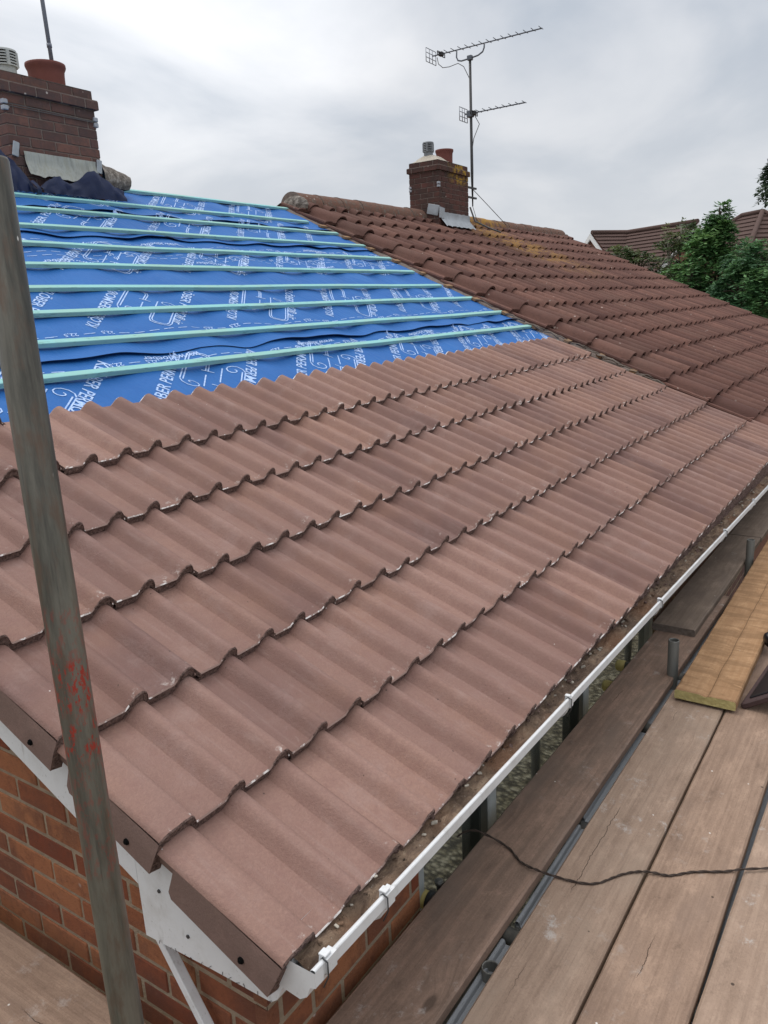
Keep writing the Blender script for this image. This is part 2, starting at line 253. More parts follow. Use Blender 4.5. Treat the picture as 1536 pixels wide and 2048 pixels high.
    M['silt'] = g.out(c, None, g.bump(f2, 1.0, 0.012))
    g = G('galvanised_tube', 0.5, 0.4, 0.35); f = g.noise(g.map(g.obj, (20, 20, 2.2)), 1.0, 6, 0.7); f2 = g.noise(g.map(g.obj, (30, 30, 8)), 1.3, 5, 0.7); p = g.xyz(g.obj)
    c = g.mix(g.step(f, 0.3, 0.7), (0.085, 0.088, 0.083), (0.19, 0.19, 0.175)); c = g.mix(g.math('MULTIPLY', g.step(f2, 0.55, 0.75), 0.6), c, (0.15, 0.105, 0.075))
    v = g.vor(g.map(g.obj, (1, 1, .5)), 45, 'F1').outputs['Distance']; c = g.mix(g.math('MULTIPLY', g.math('SUBTRACT', 1.0, g.step(v, 0.06, 0.10)), g.step(g.noise(g.obj, 9, 2), 0.6, 0.66)), c, (0.55, 0.52, 0.5))
    M['tube'] = g.out(c, g.math('ADD', 0.38, g.math('MULTIPLY', f, 0.3)), g.bump(f2, 0.25, 0.003))
    # the corner pole carries worn red paint marks at two heights
    g = G('painted_galvanised_tube', 0.42, 0.5, 0.5); f = g.noise(g.map(g.obj, (20, 20, 2.2)), 1.0, 6, 0.7); f2 = g.noise(g.map(g.obj, (30, 30, 8)), 1.3, 5, 0.7); p = g.xyz(g.obj)
    c = g.mix(g.step(f, 0.3, 0.7), (0.045, 0.045, 0.039), (0.190, 0.178, 0.148)); c = g.mix(g.math('MULTIPLY', g.step(f2, 0.46, 0.70), 0.75), c, (0.135, 0.085, 0.060)); c = g.mix(g.math('MULTIPLY', g.step(g.noise(g.map(g.obj, (90, 90, 5)), 1.0, 5, 0.7), 0.55, 0.7), 0.5), c, (0.05, 0.045, 0.04))
    v = g.vor(g.map(g.obj, (1, 1, .5)), 45, 'F1').outputs['Distance']; c = g.mix(g.math('MULTIPLY', g.math('SUBTRACT', 1.0, g.step(v, 0.06, 0.10)), g.step(g.noise(g.obj, 9, 2), 0.58, 0.64)), c, (0.6, 0.58, 0.55))
    def band(a, b): return g.math('MULTIPLY', g.step(p[2], a - .008, a + .008), g.math('SUBTRACT', 1.0, g.step(p[2], b - .008, b + .008)))
    rb = g.math('ADD', band(0.648, 0.72), band(0.575, 0.628)); rb = g.math('ADD', rb, g.math('MULTIPLY', band(0.38, 0.80), 0.35))
    worn = g.step(g.noise(g.map(g.obj, (120, 120, 45)), 1.0, 6, 0.75), 0.50, 0.60)
    c = g.mix(g.math('MULTIPLY', g.math('MULTIPLY', rb, worn), 0.9, clamp=True), c, (0.36, 0.045, 0.03))
    M['tube_red'] = g.out(c, None, g.bump(f2, 0.25, 0.003))
    M['steel_dark'] = simple('dark_steel', (0.05, 0.05, 0.052), 0.5, 0.4, 0.3, var=0.4, scale=12)
    M['staging'] = simple('grey_steel_staging', (0.255, 0.27, 0.29), 0.5, 0.4, 0.1, var=0.18, scale=9, bump=0.15, bscale=40)
    M['yellow_cap'] = simple('yellow_plastic', (0.50, 0.42, 0.16), 0.6, 0.3, var=0.25, scale=30)
    M['board_a'] = wood_mat('dark_board', (0.185, 0.128, 0.098), (0.285, 0.192, 0.146), (0.170, 0.130, 0.106), splash=0.5)
    M['board_b'] = wood_mat('dusty_board', (0.265, 0.185, 0.137), (0.355, 0.255, 0.192), (0.315, 0.240, 0.185), grain=0.8, splash=0.8, crack=0.5)
    M['board_c'] = wood_mat('tan_board', (0.230, 0.154, 0.112), (0.325, 0.225, 0.165), (0.215, 0.150, 0.116), grain=0.9, splash=0.4, crack=0.5)
    M['board_d'] = wood_mat('grey_board', (0.145, 0.110, 0.086), (0.215, 0.165, 0.130), (0.125, 0.098, 0.080), splash=0.3)
    M['board_new'] = wood_mat('fresh_board', (0.325, 0.188, 0.098), (0.395, 0.242, 0.134), (0.26, 0.150, 0.080), grain=0.3, splash=0.06, crack=0.0, ripple=0.6)
    M['board_end'] = simple('board_end_grain', (0.42, 0.36, 0.16), 0.9, 0.1, var=0.4, scale=30, bump=0.8, bscale=50)
    M['board_end_grey'] = simple('board_end_grain_grey', (0.17, 0.14, 0.12), 0.9, 0.1, var=0.5, scale=40, bump=0.8, bscale=50)
    M['lead'] = simple('lead_flashing', (0.36, 0.39, 0.42), 0.55, 0.4, 0.1, var=0.35, scale=11, bump=0.5, bscale=14)
    g = G('lead_apron', 0.6, 0.35); f = g.noise(g.map(g.obj, (18, 18, 1.2)), 1.0, 6, 0.7)
    M['lead_apron'] = g.out(g.ramp(f, [(0.3, (0.20, 0.21, 0.19)), (0.5, (0.36, 0.38, 0.36)), (0.6, (0.30, 0.31, 0.27)), (0.75, (0.52, 0.53, 0.50))]), None, g.bump(f, 0.4, 0.01))
    M['pot'] = simple('terracotta_pot', (0.155, 0.058, 0.049), 0.8, 0.2, var=0.2, scale=14, bump=0.2, bscale=60)
    M['cowl'] = simple('grey_metal_cowl', (0.19, 0.205, 0.22), 0.5, 0.4, 0.2, var=0.2, scale=20)
    M['cowl_pale'] = simple('pale_metal_cowl', (0.40, 0.42, 0.41), 0.5, 0.4, 0.1, var=0.25, scale=20)
    M['black'] = simple('black_void', (0.006, 0.006, 0.006), 0.9, 0.05)
    M['alu'] = simple('weathered_aluminium', (0.13, 0.145, 0.17), 0.5, 0.4, 0.2, var=0.2, scale=15)
    M['alu_pale'] = simple('pale_aluminium', (0.36, 0.38, 0.42), 0.5, 0.4, 0.2, var=0.15, scale=15)
    M['pole_grey'] = simple('grey_pole', (0.17, 0.185, 0.22), 0.5, 0.4, 0.1, var=0.2, scale=15)
    M['wire'] = simple('brown_wire', (0.06, 0.042, 0.034), 0.6, 0.3, var=0.4, scale=60, bump=0.6, bscale=300)
    M['cable_pale'] = simple('grey_cable', (0.12, 0.12, 0.12), 0.6, 0.3)
    M['plum'] = simple('plum_rim', (0.060, 0.036, 0.036), 0.6, 0.3, var=0.25, scale=20, bump=0.3, bscale=60)
    M['black_face'] = simple('black_face', (0.008, 0.007, 0.010), 0.35, 0.4, var=0.5, scale=10)
    M['far_tile'] = None
    g = G('far_brown_tile', 0.9, 0.15); f = g.noise(g.obj, 1.2, 4, 0.6); f2 = g.noise(g.obj, 14, 4, 0.7)
    M['far_tile'] = g.out(g.mix(f2, g.mix(f, (0.075, 0.048, 0.042), (0.10, 0.063, 0.055)), (0.12, 0.08, 0.07)), None, g.bump(f2, 0.5, 0.03))
    M['far_brick'] = simple('far_brick', (0.18, 0.09, 0.065), 0.9, 0.1, var=0.2, scale=3)
    M['far_white'] = simple('far_white_paint', (0.75, 0.75, 0.75), 0.5, 0.3, var=0.05)
    M['bark'] = simple('bark', (0.075, 0.06, 0.045), 0.95, 0.1, var=0.4, scale=9, bump=1.0, bscale=25)
    M['birch_bark'] = simple('pale_bark', (0.42, 0.38, 0.33), 0.9, 0.1, var=0.5, scale=6, bump=0.5, bscale=25)
    def leaf(name, a, b, c2):
        g = G(name, 0.55, 0.35); t = g.attr('tone'); M[name] = g.out(g.ramp(t, [(0.0, a), (0.55, b), (1.0, c2)]))
        tr = g.n('ShaderNodeBsdfTranslucent'); mx = g.n('ShaderNodeMixShader'); mx.inputs[0].default_value = 0.22
        g.put(tr.inputs[0], g.ramp(t, [(0.0, [x * 1.4 for x in a]), (1.0, [x * 1.5 for x in c2])]))
        o = g.nt.nodes['Material Output']; g.put(mx.inputs[1], g.b.outputs[0]); g.put(mx.inputs[2], tr.outputs[0]); g.nt.links.new(mx.outputs[0], o.inputs[0])
    leaf('leaf_green', (0.034, 0.092, 0.030), (0.100, 0.225, 0.075), (0.205, 0.345, 0.120))
    leaf('leaf_dark', (0.028, 0.080, 0.034), (0.084, 0.200, 0.078), (0.165, 0.305, 0.115))
    leaf('leaf_grey', (0.025, 0.045, 0.030), (0.050, 0.085, 0.048), (0.100, 0.145, 0.080))
    leaf('leaf_olive', (0.038, 0.066, 0.025), (0.080, 0.125, 0.042), (0.165, 0.185, 0.075))
    g = G('gravel', 0.9, 0.2); v = g.vor(g.obj, 32, 'F1'); d = v.outputs['Distance']; cc = g.xyz(v.outputs['Color'])
    c = g.ramp(cc[0], [(0.0, (0.14, 0.11, 0.07)), (0.5, (0.36, 0.30, 0.19)), (1.0, (0.66, 0.58, 0.43))]); c = g.mix(g.step(d, 0.35, 0.6), c, (0.05, 0.04, 0.028))
    M['gravel'] = g.out(c, None, g.bump(g.math('SUBTRACT', 1.0, d), 1.0, 0.02))
    g = G('window_glass', 0.04, 0.9); g.b.inputs['Metallic'].default_value = 0.85; M['glass'] = g.out((0.42, 0.46, 0.44))
    M['frame_grey'] = simple('grey_frame', (0.30, 0.32, 0.32), 0.4, 0.4, var=0.15)
    M['frame_dark'] = simple('dark_frame', (0.018, 0.024, 0.024), 0.4, 0.4, var=0.3)
all_mats()
# ------------------------------------------------------------------ mesh helpers
class MB:
    def __init__(s): s.v = []; s.f = []; s.mi = []; s.tone = []; s.ds = {}; s.sm = []
    def quad(s, pts, mi=0, tone=0.5, smooth=False):
        i = len(s.v); s.v += [tuple(p) for p in pts]; s.f.append(tuple(range(i, i + len(pts)))); s.mi.append(mi); s.tone.append(tone); s.sm.append(smooth)
    def face(s, idx, mi=0, tone=0.5, smooth=False): s.f.append(tuple(idx)); s.mi.append(mi); s.tone.append(tone); s.sm.append(smooth)
    def grid(s, rows, mi=0, tone=0.5, smooth=True, closed=False, dsv=None, flip=False):
        n = len(rows[0]); b = len(s.v)
        for j, r in enumerate(rows):
            for p in r:
                if dsv is not None: s.ds[len(s.v)] = dsv[j]
                s.v.append(tuple(p))
        for j in range(len(rows) - 1):
            for i in range(n if closed else n - 1):
                a = b + j * n + i; c = b + j * n + (i + 1) % n
                q = (a, c, c + n, a + n)
                s.face(q[::-1] if flip else q, mi, tone, smooth)
        return b
    def box(s, c, d, ax=None, mi=0, tone=0.5, bev=0.0):
        # c centre, d half sizes, ax 3 axes; chamfered when bev > 0
        c = Vector(c); X, Y, Z = ax or (Vector((1, 0, 0)), Vector((0, 1, 0)), Vector((0, 0, 1)))
        if bev <= 0:
            b = len(s.v)
            for k in (-1, 1):
                for (i, j) in ((-1, -1), (1, -1), (1, 1), (-1, 1)): s.v.append(tuple(c + X * d[0] * i + Y * d[1] * j + Z * d[2] * k))
            for q in ((3, 2, 1, 0), (4, 5, 6, 7), (0, 1, 5, 4), (1, 2, 6, 5), (2, 3, 7, 6), (3, 0, 4, 7)): s.face([b + i for i in q], mi, tone)
            return
        loops = []
        for (z, r) in ((-d[2], bev), (-d[2] + bev, 0), (d[2] - bev, 0), (d[2], bev)):
            lp = []
            for (i, j) in ((-1, -1), (1, -1), (1, 1), (-1, 1)):
                a = (d[0] - r) * i; e = (d[1] - r) * j; k = bev if r == 0 else bev * 0.6
                p1 = (a - i * k, e); p2 = (a, e - j * k)
                for q in ((p1, p2) if i * j < 0 else (p2, p1))[::1]: lp.append(q)
            lp.sort(key=lambda q: math.atan2(q[1] / d[1], q[0] / d[0]))
            loops.append([c + X * q[0] + Y * q[1] + Z * z for q in lp])
        b = s.grid(loops, mi, tone, False, closed=True)
        n = len(loops[0]); s.face([b + n - 1 - i for i in range(n)], mi, tone); s.face([b + 3 * n + i for i in range(n)], mi, tone)
    def tube(s, pts, r, n=10, mi=0, tone=0.5, cap=True, smooth=True):
        pts = [Vector(p) for p in pts]; rows = []
        rr = r if isinstance(r, (list, tuple)) else [r] * len(pts)
        up = None
        for i, p in enumerate(pts):
            t = (pts[min(i + 1, len(pts) - 1)] - pts[max(i - 1, 0)]).normalized()
            if up is None: up = t.orthogonal().normalized()
            up = (up - t * up.dot(t)); up = up.normalized() if up.length > 1e-6 else t.orthogonal().normalized()
            sd = t.cross(up)
            rows.append([p + (up * math.cos(2 * PI * k / n) + sd * math.sin(2 * PI * k / n)) * rr[i] for k in range(n)])
        b = s.grid(rows, mi, tone, smooth, closed=True)
        if cap: s.face([b + n - 1 - i for i in range(n)], mi, tone); s.face([b + (len(rows) - 1) * n + i for i in range(n)], mi, tone)
    def lathe(s, prof, c, n=28, mi=0, tone=0.5, axis=Vector((0, 0, 1)), smooth=True):
        c = Vector(c); a = axis.orthogonal().normalized(); q = axis.cross(a)
        s.grid([[c + axis * z + (a * math.cos(2 * PI * k / n) + q * math.sin(2 * PI * k / n)) * r for k in range(n)] for r, z in prof], mi, tone, smooth, closed=True)
    def build(s, name, mats, parent=None, org=None, recalc=False):
        me = bpy.data.meshes.new(name); o = bpy.data.objects.new(name, me)
        base = Vector(org) if org is not None else Vector((0, 0, 0))
        if parent is not None and org is None:
            q = parent
            while q is not None: base += Vector(q.location); q = q.parent
        me.from_pydata([(p[0] - base.x, p[1] - base.y, p[2] - base.z) for p in s.v], [], s.f)
        for m in (mats if isinstance(mats, list) else [mats]): me.materials.append(M[m])
        me.polygons.foreach_set('material_index', s.mi); me.polygons.foreach_set('use_smooth', s.sm)
        a = me.attributes.new('tone', 'FLOAT', 'FACE'); a.data.foreach_set('value', s.tone)
        if s.ds:
            a = me.attributes.new('ds', 'FLOAT', 'POINT'); a.data.foreach_set('value', [s.ds.get(i, 1.0) for i in range(len(s.v))])
        if recalc:
            import bmesh
            bm = bmesh.new(); bm.from_mesh(me); bmesh.ops.recalc_face_normals(bm, faces=bm.faces); bm.to_mesh(me); bm.free()
        me.update(); scene.collection.objects.link(o)
        if parent is not None: o.parent = parent
        elif org is not None: o.location = org
        return o
def tag(o, label, cat, group=None, kind=None):
    if label: o['label'] = label
    if cat: o['category'] = cat
    if group: o['group'] = group
    if kind: o['kind'] = kind
    return o
def thing(name, label, cat, loc=(0, 0, 0), group=None, rotz=0.0):
    o = bpy.data.objects.new(name, None); scene.collection.objects.link(o); o.location = loc; o.rotation_euler = (0, 0, rotz); o.empty_display_size = 0.1
    return tag(o, label, cat, group)
TH = math.radians(25.007); CT, ST = math.cos(TH), math.sin(TH); GA = 0.345; PT = 0.15412
def RP(X, s, h=0.0):
    # a point on the roof: X along the eaves, s up the slope, h out of it; the old roof is a little out of square
    s = s + X * (-0.010 + 0.0095 * s)
    return Vector((X, s * CT - h * ST, s * ST + h * CT))
def ns(x, y=0.0, z=0.0): return noise.noise(Vector((x, y, z)))
# ------------------------------------------------------------------ ground
ZG = -2.6
mb = MB(); mb.quad([(-300, -300, ZG), (300, -300, ZG), (300, 300, ZG), (-300, 300, ZG)])
tag(mb.build('ground', 'gravel'), 'pale stony gravel ground below the scaffold', None, kind='structure')
# ------------------------------------------------------------------ bungalow being re-roofed
house = thing('bungalow', 'orange brick bungalow with half retiled roof, blue membrane and green battens', 'house', (3.3, 2.6, ZG))
def bricks(mb, O, U, V, N, wd, ht, clip=None, L_=0.213, H_=0.063, J=0.012, dep=0.02, mi=0, mo=1, off=0.0, rr=R, proud=0.001, edge0=False):
    # a bonded leaf: every brick a small chamfered block standing proud of a mortar bed
    O, U, V, N = Vector(O), Vector(U), Vector(V), Vector(N); row = 0; z = 0.0
    while z < ht - 0.02:
        x = -(off + (0.5 * (L_ + J) if row % 2 else 0)) % (L_ + J); x = x - (L_ + J)
        while x < wd:
            a, b = max(0, x), min(wd, x + L_)
            if b - a > 0.03 and (clip is None or clip((a + b) / 2, z + H_ / 2)):
                c = O + U * (a + b) / 2 + V * (z + min(H_, ht - z) / 2) + N * (proud - dep + rr.uniform(-.002, .002))
                tl = rr.uniform(-.010, .010)
                mb.box(c, ((b - a) / 2, min(H_, ht - z) / 2, dep), (U + V * tl, V - U * tl, N), mi, rr.random(), 0.0028)
            x += L_ + J
        z += H_ + J; row += 1
XG, YF, ZS = 0.05, 0.19, -0.19                                       # gable face, front face, soffit line
mb = MB()
ridgeY = 5.35
def gclip(u, v):
    y = YF + u; z = ZG + v
    return z < (min(y, 2 * ridgeY - y) * math.tan(TH)) - 0.20
bricks(mb, (XG, YF, ZG + .62), (0, 1, 0), (0, 0, 1), (-1, 0, 0), 5.0, 4.2, lambda u, v: gclip(u, v + .62), off=0.1)
z0 = ZG + .62
bricks(mb, (XG - 0.004, YF, z0), (1, 0, 0), (0, 0, 1), (0, -1, 0), 0.655, ZS - z0, None, off=0.06)
bricks(mb, (XG + 0.655, YF, z0), (1, 0, 0), (0, 0, 1), (0, -1, 0), 2.6, 0.5, None, off=0.05)
bricks(mb, (3.3, YF, z0), (1, 0, 0), (0, 0, 1), (0, -1, 0), 3.3, ZS - z0, None, off=0.0, mi=2)  # far stretch in dark chimney brick: shade below the deck put into the colour
# mortar bed / core walls
gx = XG + 0.0015
pts = [(gx, YF + .004, ZG), (gx, 2 * ridgeY - YF, ZG), (gx, 2 * ridgeY - YF, .05), (gx, ridgeY, ridgeY * math.tan(TH) - .15), (gx, .7, .7 * math.tan(TH) - .16), (gx, YF + .004, -.10)]
mb.quad(pts[::-1], 1)
fy = YF + 0.0015
for a, b, c, d in ((gx, XG + .655, ZG, -.1), (XG + .655, 3.3, ZG, z0 + .5), (3.3, 6.6, ZG, -.1)): mb.quad([(a, fy, c), (b, fy, c), (b, fy, d), (a, fy, d)], 1)
for xx in (XG + .655, 3.3): mb.quad([(xx, fy, z0 + .5), (xx, fy + .1, z0 + .5), (xx, fy + .1, -.1), (xx, fy, -.1)], 1)
by = 2 * ridgeY - YF; mb.quad([(gx, by, ZG), (6.6, by, ZG), (6.6, by, -.1), (gx, by, -.1)], 1)
mb.build('brick_wall', ['brick_orange', 'mortar', 'brick_dark'], house)
# window under the eaves
wx0, wx1, wz0, wz1 = XG + .655, 3.3, z0 + .5, ZS
win = MB()
for a, b, c, d in ((wx0, wx1, wz0, wz0 + .06), (wx0, wx1, wz1 - .05, wz1), (wx0, wx0 + .05, wz0 + .06, wz1 - .05), (wx1 - .05, wx1, wz0 + .06, wz1 - .05)):
    win.box(((a + b) / 2, fy + .045, (c + d) / 2), ((b - a) / 2, .035, (d - c) / 2), None, 0, .5, .006)
for xm in (1.18, 2.14):
    win.box((xm - .035, fy + .042, (wz0 + wz1) / 2), (.028, .036, (wz1 - wz0) / 2 - .062), None, 1, .5, .004)
    win.box((xm + .025, fy + .040, (wz0 + wz1) / 2), (.030, .040, (wz1 - wz0) / 2 - .062), None, 0, .5, .006)
wo_ = win.build('window', ['frame_grey', 'frame_dark'], house)
p = MB(); p.box(((wx0 + wx1) / 2, fy + .05, (wz0 + wz1) / 2), ((wx1 - wx0) / 2 - .04, .006, (wz1 - wz0) / 2 - .04)); p.build('pane', 'glass', wo_)
# --- new tiles
ROLL = [(-.040, 0), (-.036, .12), (-.031, .29), (-.026, .48), (-.0205, .68), (-.014, .86), (-.006, .98), (.002, 1.0), (.010, .95), (.017, .82), (.0225, .60), (.0265, .30), (.0295, .03), (.035, -.01)]
RH, PAN, TK = 0.038, -0.038, 0.030
XS = [0, 0, .02, .13, .25, .24, .1, .1]
def hprof(pts): return pts
def tile(mb, k, c1, ncap=2, verge=False, last=False, dsj=None):
    """one double roll tile of course k whose rolls are centred c1 and c1+PT (the verge tile carries a third roll and a cloak)"""
    tone = min(1, max(0, R.gauss(.5, .34))); j1, j2, j3 = R.uniform(-.005, .005), R.uniform(-.0018, .0018), R.uniform(-.0022, .0022)
    j1 -= .011 if k == 0 else 0
    prof = []
    if verge:
        prof = [(-.076, -.020), (-.073, -.0115), (-.066, -.0065), (-.050, -.004), (-.03, -.0015), (-.012, 0), (.002, 0), (.010, -.002), (.017, -.0078), (.023, -.018), (.028, -.029), (.031, -.0355), (.035, PAN)]
        cs = [c1, c1 + PT]
    else:
        prof = [(c1 - PT + .0425, PAN + .0015)]
        cs = [c1, c1 + PT] if ncap == 2 else [c1]
    for c in cs:
        for (x_, b_) in ROLL: prof.append((c + x_, PAN + RH * b_))
    g = .032 / GA
    DS = [0.0, .0035, .011, .10, .22, .34, .42]; dh = [-.005, -.0015, 0, 0, 0, 0, 0]
    def P(x_, d_, h_): return RP(x_ + j3 - XS[k] * max(0, x_ - 3) / 3.47, k * GA + d_ + j1, h_ + j2 - g * d_)
    jit = [R.uniform(-.0012, .0012) for _ in prof]
    rows = [[P(x_, d_ + (jit[i] if d_ < .01 else 0), h_ + dh[j]) for i, (x_, h_) in enumerate(prof)] for j, d_ in enumerate(DS)]
    cut = [0] + [i for i in range(1, len(prof) - 1) if (prof[i][1] < PAN + .003 and prof[i - 1][1] > PAN + .008) or (prof[i][1] < PAN + .002 and prof[i + 1][1] > PAN + .0025)] + [len(prof) - 1]
    for a_, c_ in zip(cut, cut[1:]): mb.grid([r_[a_:c_ + 1] for r_ in rows[1:]], 0, tone, True, dsv=DS[1:])
    b_ = len(mb.v)
    for r_, d_ in zip(rows[:2], DS[:2]):
        for p_ in r_: mb.ds[len(mb.v)] = d_; mb.v.append(tuple(p_))
    np_ = len(prof)
    for i in range(np_ - 1):
        lowp = (prof[i][1] + prof[i + 1][1]) / 2 < PAN + .25 * RH
        mb.face((b_ + i, b_ + i + 1, b_ + np_ + i + 1, b_ + np_ + i), 2 if lowp and not (verge and prof[i][0] < .02) else 1, tone, True)
    # rough tail face, underside lip and the two side edges
    lo = [[P(x_, .001 + jit[i] * 1.5, h_ - .005) for i, (x_, h_) in enumerate(prof)], [P(x_, .0015 + R.uniform(-.002, .003), h_ - .014) for i, (x_, h_) in enumerate(prof)], [P(x_, R.uniform(0, .003), h_ - TK + R.uniform(-.0015, .001)) for i, (x_, h_) in enumerate(prof)], [P(x_, .07, h_ - TK) for x_, h_ in prof]]
    mb.grid(lo, 1, tone, False, flip=True)
    if k > 4 and not verge: mb.grid([[P(x_, .42, h_) for x_, h_ in prof], [P(x_, .427, h_ - .006) for x_, h_ in prof], [P(x_, .427, h_ - .016) for x_, h_ in prof]], 2, tone, True, flip=False)
    xe, he = prof[-1]; mb.grid([[P(xe, d_, he) for d_ in DS], [P(xe + .0005, d_, he - .016) for d_ in DS]], 1, tone, False, flip=True)
    if not verge:
        xe, he = prof[0]; mb.grid([[P(xe, d_, he) for d_ in DS], [P(xe, d_, he - .016) for d_ in DS]], 1, tone, False)
    # interlock channel under the joint: closes the gap, painted near-black as shade
    xe, he = (prof[-1][0], prof[-1][1]); mb.quad([P(xe - .004, .012, he - .014), P(xe + .020, .012, he - .014), P(xe + .020, .42, he - .014), P(xe - .004, .42, he - .014)], 5, .1)
    if verge:
        # cloak hanging down the gable: outer face, tail end, underside
        cd_ = [0.0, .004, .11, .22, .292, .304]
        fl = lambda d_: -.012 * max(0, 1 - d_ / .30)
        top = [P(-.075 + .35 * fl(d_), d_, -.020 + (-.002 if i == 0 else 0)) for i, d_ in enumerate(cd_)]
        mid = [P(-.071 + fl(d_), d_, -.06) for d_ in cd_]; bot = [P(-.068 + fl(d_) + (.004 if i == 0 else 0), d_ + (.004 if i == 0 else 0), -.119 + (.014 if i == 5 else 0)) for i, d_ in enumerate(cd_)]
        inn = [P(-.040 + fl(d_), d_, -.121 + (.014 if i == 5 else 0)) for i, d_ in enumerate(cd_)]; inu = [P(-.050, d_, -.045) for d_ in cd_]
        mb.grid([top, mid, bot, inn, inu], 3, tone, False, flip=True)
        for e_ in (0, -1): mb.quad([top[e_], mid[e_], bot[e_], inn[e_], inu[e_]], 1, tone)
        mb.grid([[P(-.070, d_, -.022) for d_ in (.302, .36, .40)], [P(-.060, d_, -.060) for d_ in (.302, .36, .40)]], 3, tone, False, flip=True)
        # fixing bolt with washer
        for r_, a_ in ((.0075, .003), (.0045, .006)):
            c_ = P(-.0705 + fl(.085), .085, -.088); nrm = Vector((-1, 0, 0)); mb.tube([c_ + nrm * -.002, c_ + nrm * a_], r_, 10, 4, .5)
tr = MB()
NX = {0: 23, 1: 20, 2: 20, 3: 20, 4: 20, 5: 20}
for k in range(6):
    for n_ in range(1, NX[k] + 1): tile(tr, k, PT * (2 * n_ + 1))
tile(tr, 6, PT * 3)
roof = tr.build('tiled_roof', ['tile', 'tile_edge', 'tile_arris', 'tile_cloak', 'black', 'joint'], house)
for k in range(8):
    v_ = MB(); tile(v_, k, PT, verge=True); v_.build('verge_tile', ['tile', 'tile_edge', 'tile_arris', 'tile_cloak', 'black', 'joint'], roof)
# --- membrane with printed lettering
LAPS = [1.95, 2.63, 4.43, 5.02, 5.76]
def memh(X, s, strip=0):
    a = math.sin(PI * (X + .12) / .6) ** 2; b = math.sin(PI * (s - 2.46) / .345) ** 2
    h = -.1005 - .036 * a * (0.55 + .45 * ns(X * .7, s * .6, 3)) + .012 * b * ns(X * 1.9, s * 2.2, 1.5)
    h += .009 * ns(X * 2.3, s * 1.3, 7.7) + .007 * ns(X * 5.5 + s * 2, s * 3.1, 2.2) + .0018 * strip
    return min(h, -.0985 + .0006 * strip)
def lape(j, X): return LAPS[j] + .028 * ns(X * 1.5, j * 3.1) + .014 * ns(X * 4.2, j * 5.7)
def strip_at(s, X):
    j = 0
    for i in (1, 2, 3):
        if s > lape(i, X): j = i
    return j
def memp(X, s, lift=0.0):
    j = strip_at(s, X); h = memh(X, s, j)
    if j:
        d = s - lape(j, X); up = max(0, .5 + .8 * ns(X * 1.7, j * 9.3)); h += (.004 + .024 * up) * math.exp(-max(d, 0) / .05) * (1 if d < .25 else 0)
    return RP(X, s, h + lift)
mm = MB(); X0, X1 = -.02, 6.72
for j in range(4):
    NXs = 180; ss = []
    a_ = LAPS[j]; b_ = LAPS[j + 1] + (.08 if j < 3 else 0); nr = max(6, int((b_ - a_) / .028))
    rows = []
    for q in range(nr + 1):
        row = []
        for i in range(NXs + 1):
            X = X0 + (X1 - X0) * i / NXs; s0 = lape(j, X) if j else a_
            s = s0 + (b_ - s0) * (q / nr)
            d = s - s0; h = memh(X, s, j)
            if j:
                up = max(0, .5 + .8 * ns(X * 1.7, j * 9.3)); h += (.004 + .024 * up) * math.exp(-d / .05)
            row.append(RP(X, s, h))
        rows.append(row)
    mm.grid(rows, 0, .5, True)
    if j: # lap edge strip, dark colour painted in for shade under the lap
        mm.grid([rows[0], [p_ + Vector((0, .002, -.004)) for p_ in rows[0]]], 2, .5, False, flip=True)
def decal(poly2d, faces, X, s, ang, sc, flipx=1):
    keep = []
    ca, sa = math.cos(ang), math.sin(ang); b = len(mm.v)
    for (x, y) in poly2d:
        x, y = x * sc * flipx, y * sc; a_, b_ = X + x * ca - y * sa, s + x * sa + y * ca; keep.append(-.01 < a_ < 6.71 and 1.96 < b_ < 5.74); mm.v.append(tuple(memp(a_, b_, .0022)))
    for f in faces:
        if all(keep[i] for i in f): mm.face([b + i for i in f], 1, .5)
def text_mesh(t, shear=0.25):
    c = bpy.data.curves.new('lettering', 'FONT'); c.body = t; c.size = 1.0; c.shear = shear; c.offset = 0.012; c.resolution_u = 2; c.align_x = 'CENTER'
    o = bpy.data.objects.new('lettering', c); scene.collection.objects.link(o); dg = bpy.context.evaluated_depsgraph_get(); me = o.evaluated_get(dg).to_mesh()
    vs_ = [(v.co.x, v.co.y) for v in me.vertices]; fs_ = [tuple(p.vertices) for p in me.polygons]
    o.evaluated_get(dg).to_mesh_clear(); bpy.data.objects.remove(o); bpy.data.curves.remove(c); return vs_, fs_
def ribbon(pl, wd):
    vs_, fs_ = [], []
    for i, p in enumerate(pl):
        a = Vector(pl[max(i - 1, 0)]); b = Vector(pl[min(i + 1, len(pl) - 1)]); t = (b - a).normalized(); n_ = Vector((-t.y, t.x)) * wd / 2
        vs_ += [tuple(Vector(p) + n_), tuple(Vector(p) - n_)]
        if i: fs_.append((2 * i - 2, 2 * i - 1, 2 * i + 1, 2 * i))
    return vs_, fs_
def dens(pl, st=.04):
    out = [pl[0]]
    for a, b in zip(pl, pl[1:]):
        n_ = max(1, int(math.dist(a, b) / st))
        out += [(a[0] + (b[0] - a[0]) * i / n_, a[1] + (b[1] - a[1]) * i / n_) for i in range(1, n_ + 1)]
    return out
TX = text_mesh("KL\u00d6BER PERMO\u00ae air"); T2 = text_mesh("www.kloeber", .4); T3 = text_mesh("22,5", .3); T4 = text_mesh("10", .3)
AN = math.radians(42)
spir = [(.205 + (.062 - .0045 * k) * math.cos(-1.57 + k * .62) , -.015 + (.062 - .0045 * k) * math.sin(-1.57 + k * .62)) for k in range(13)]
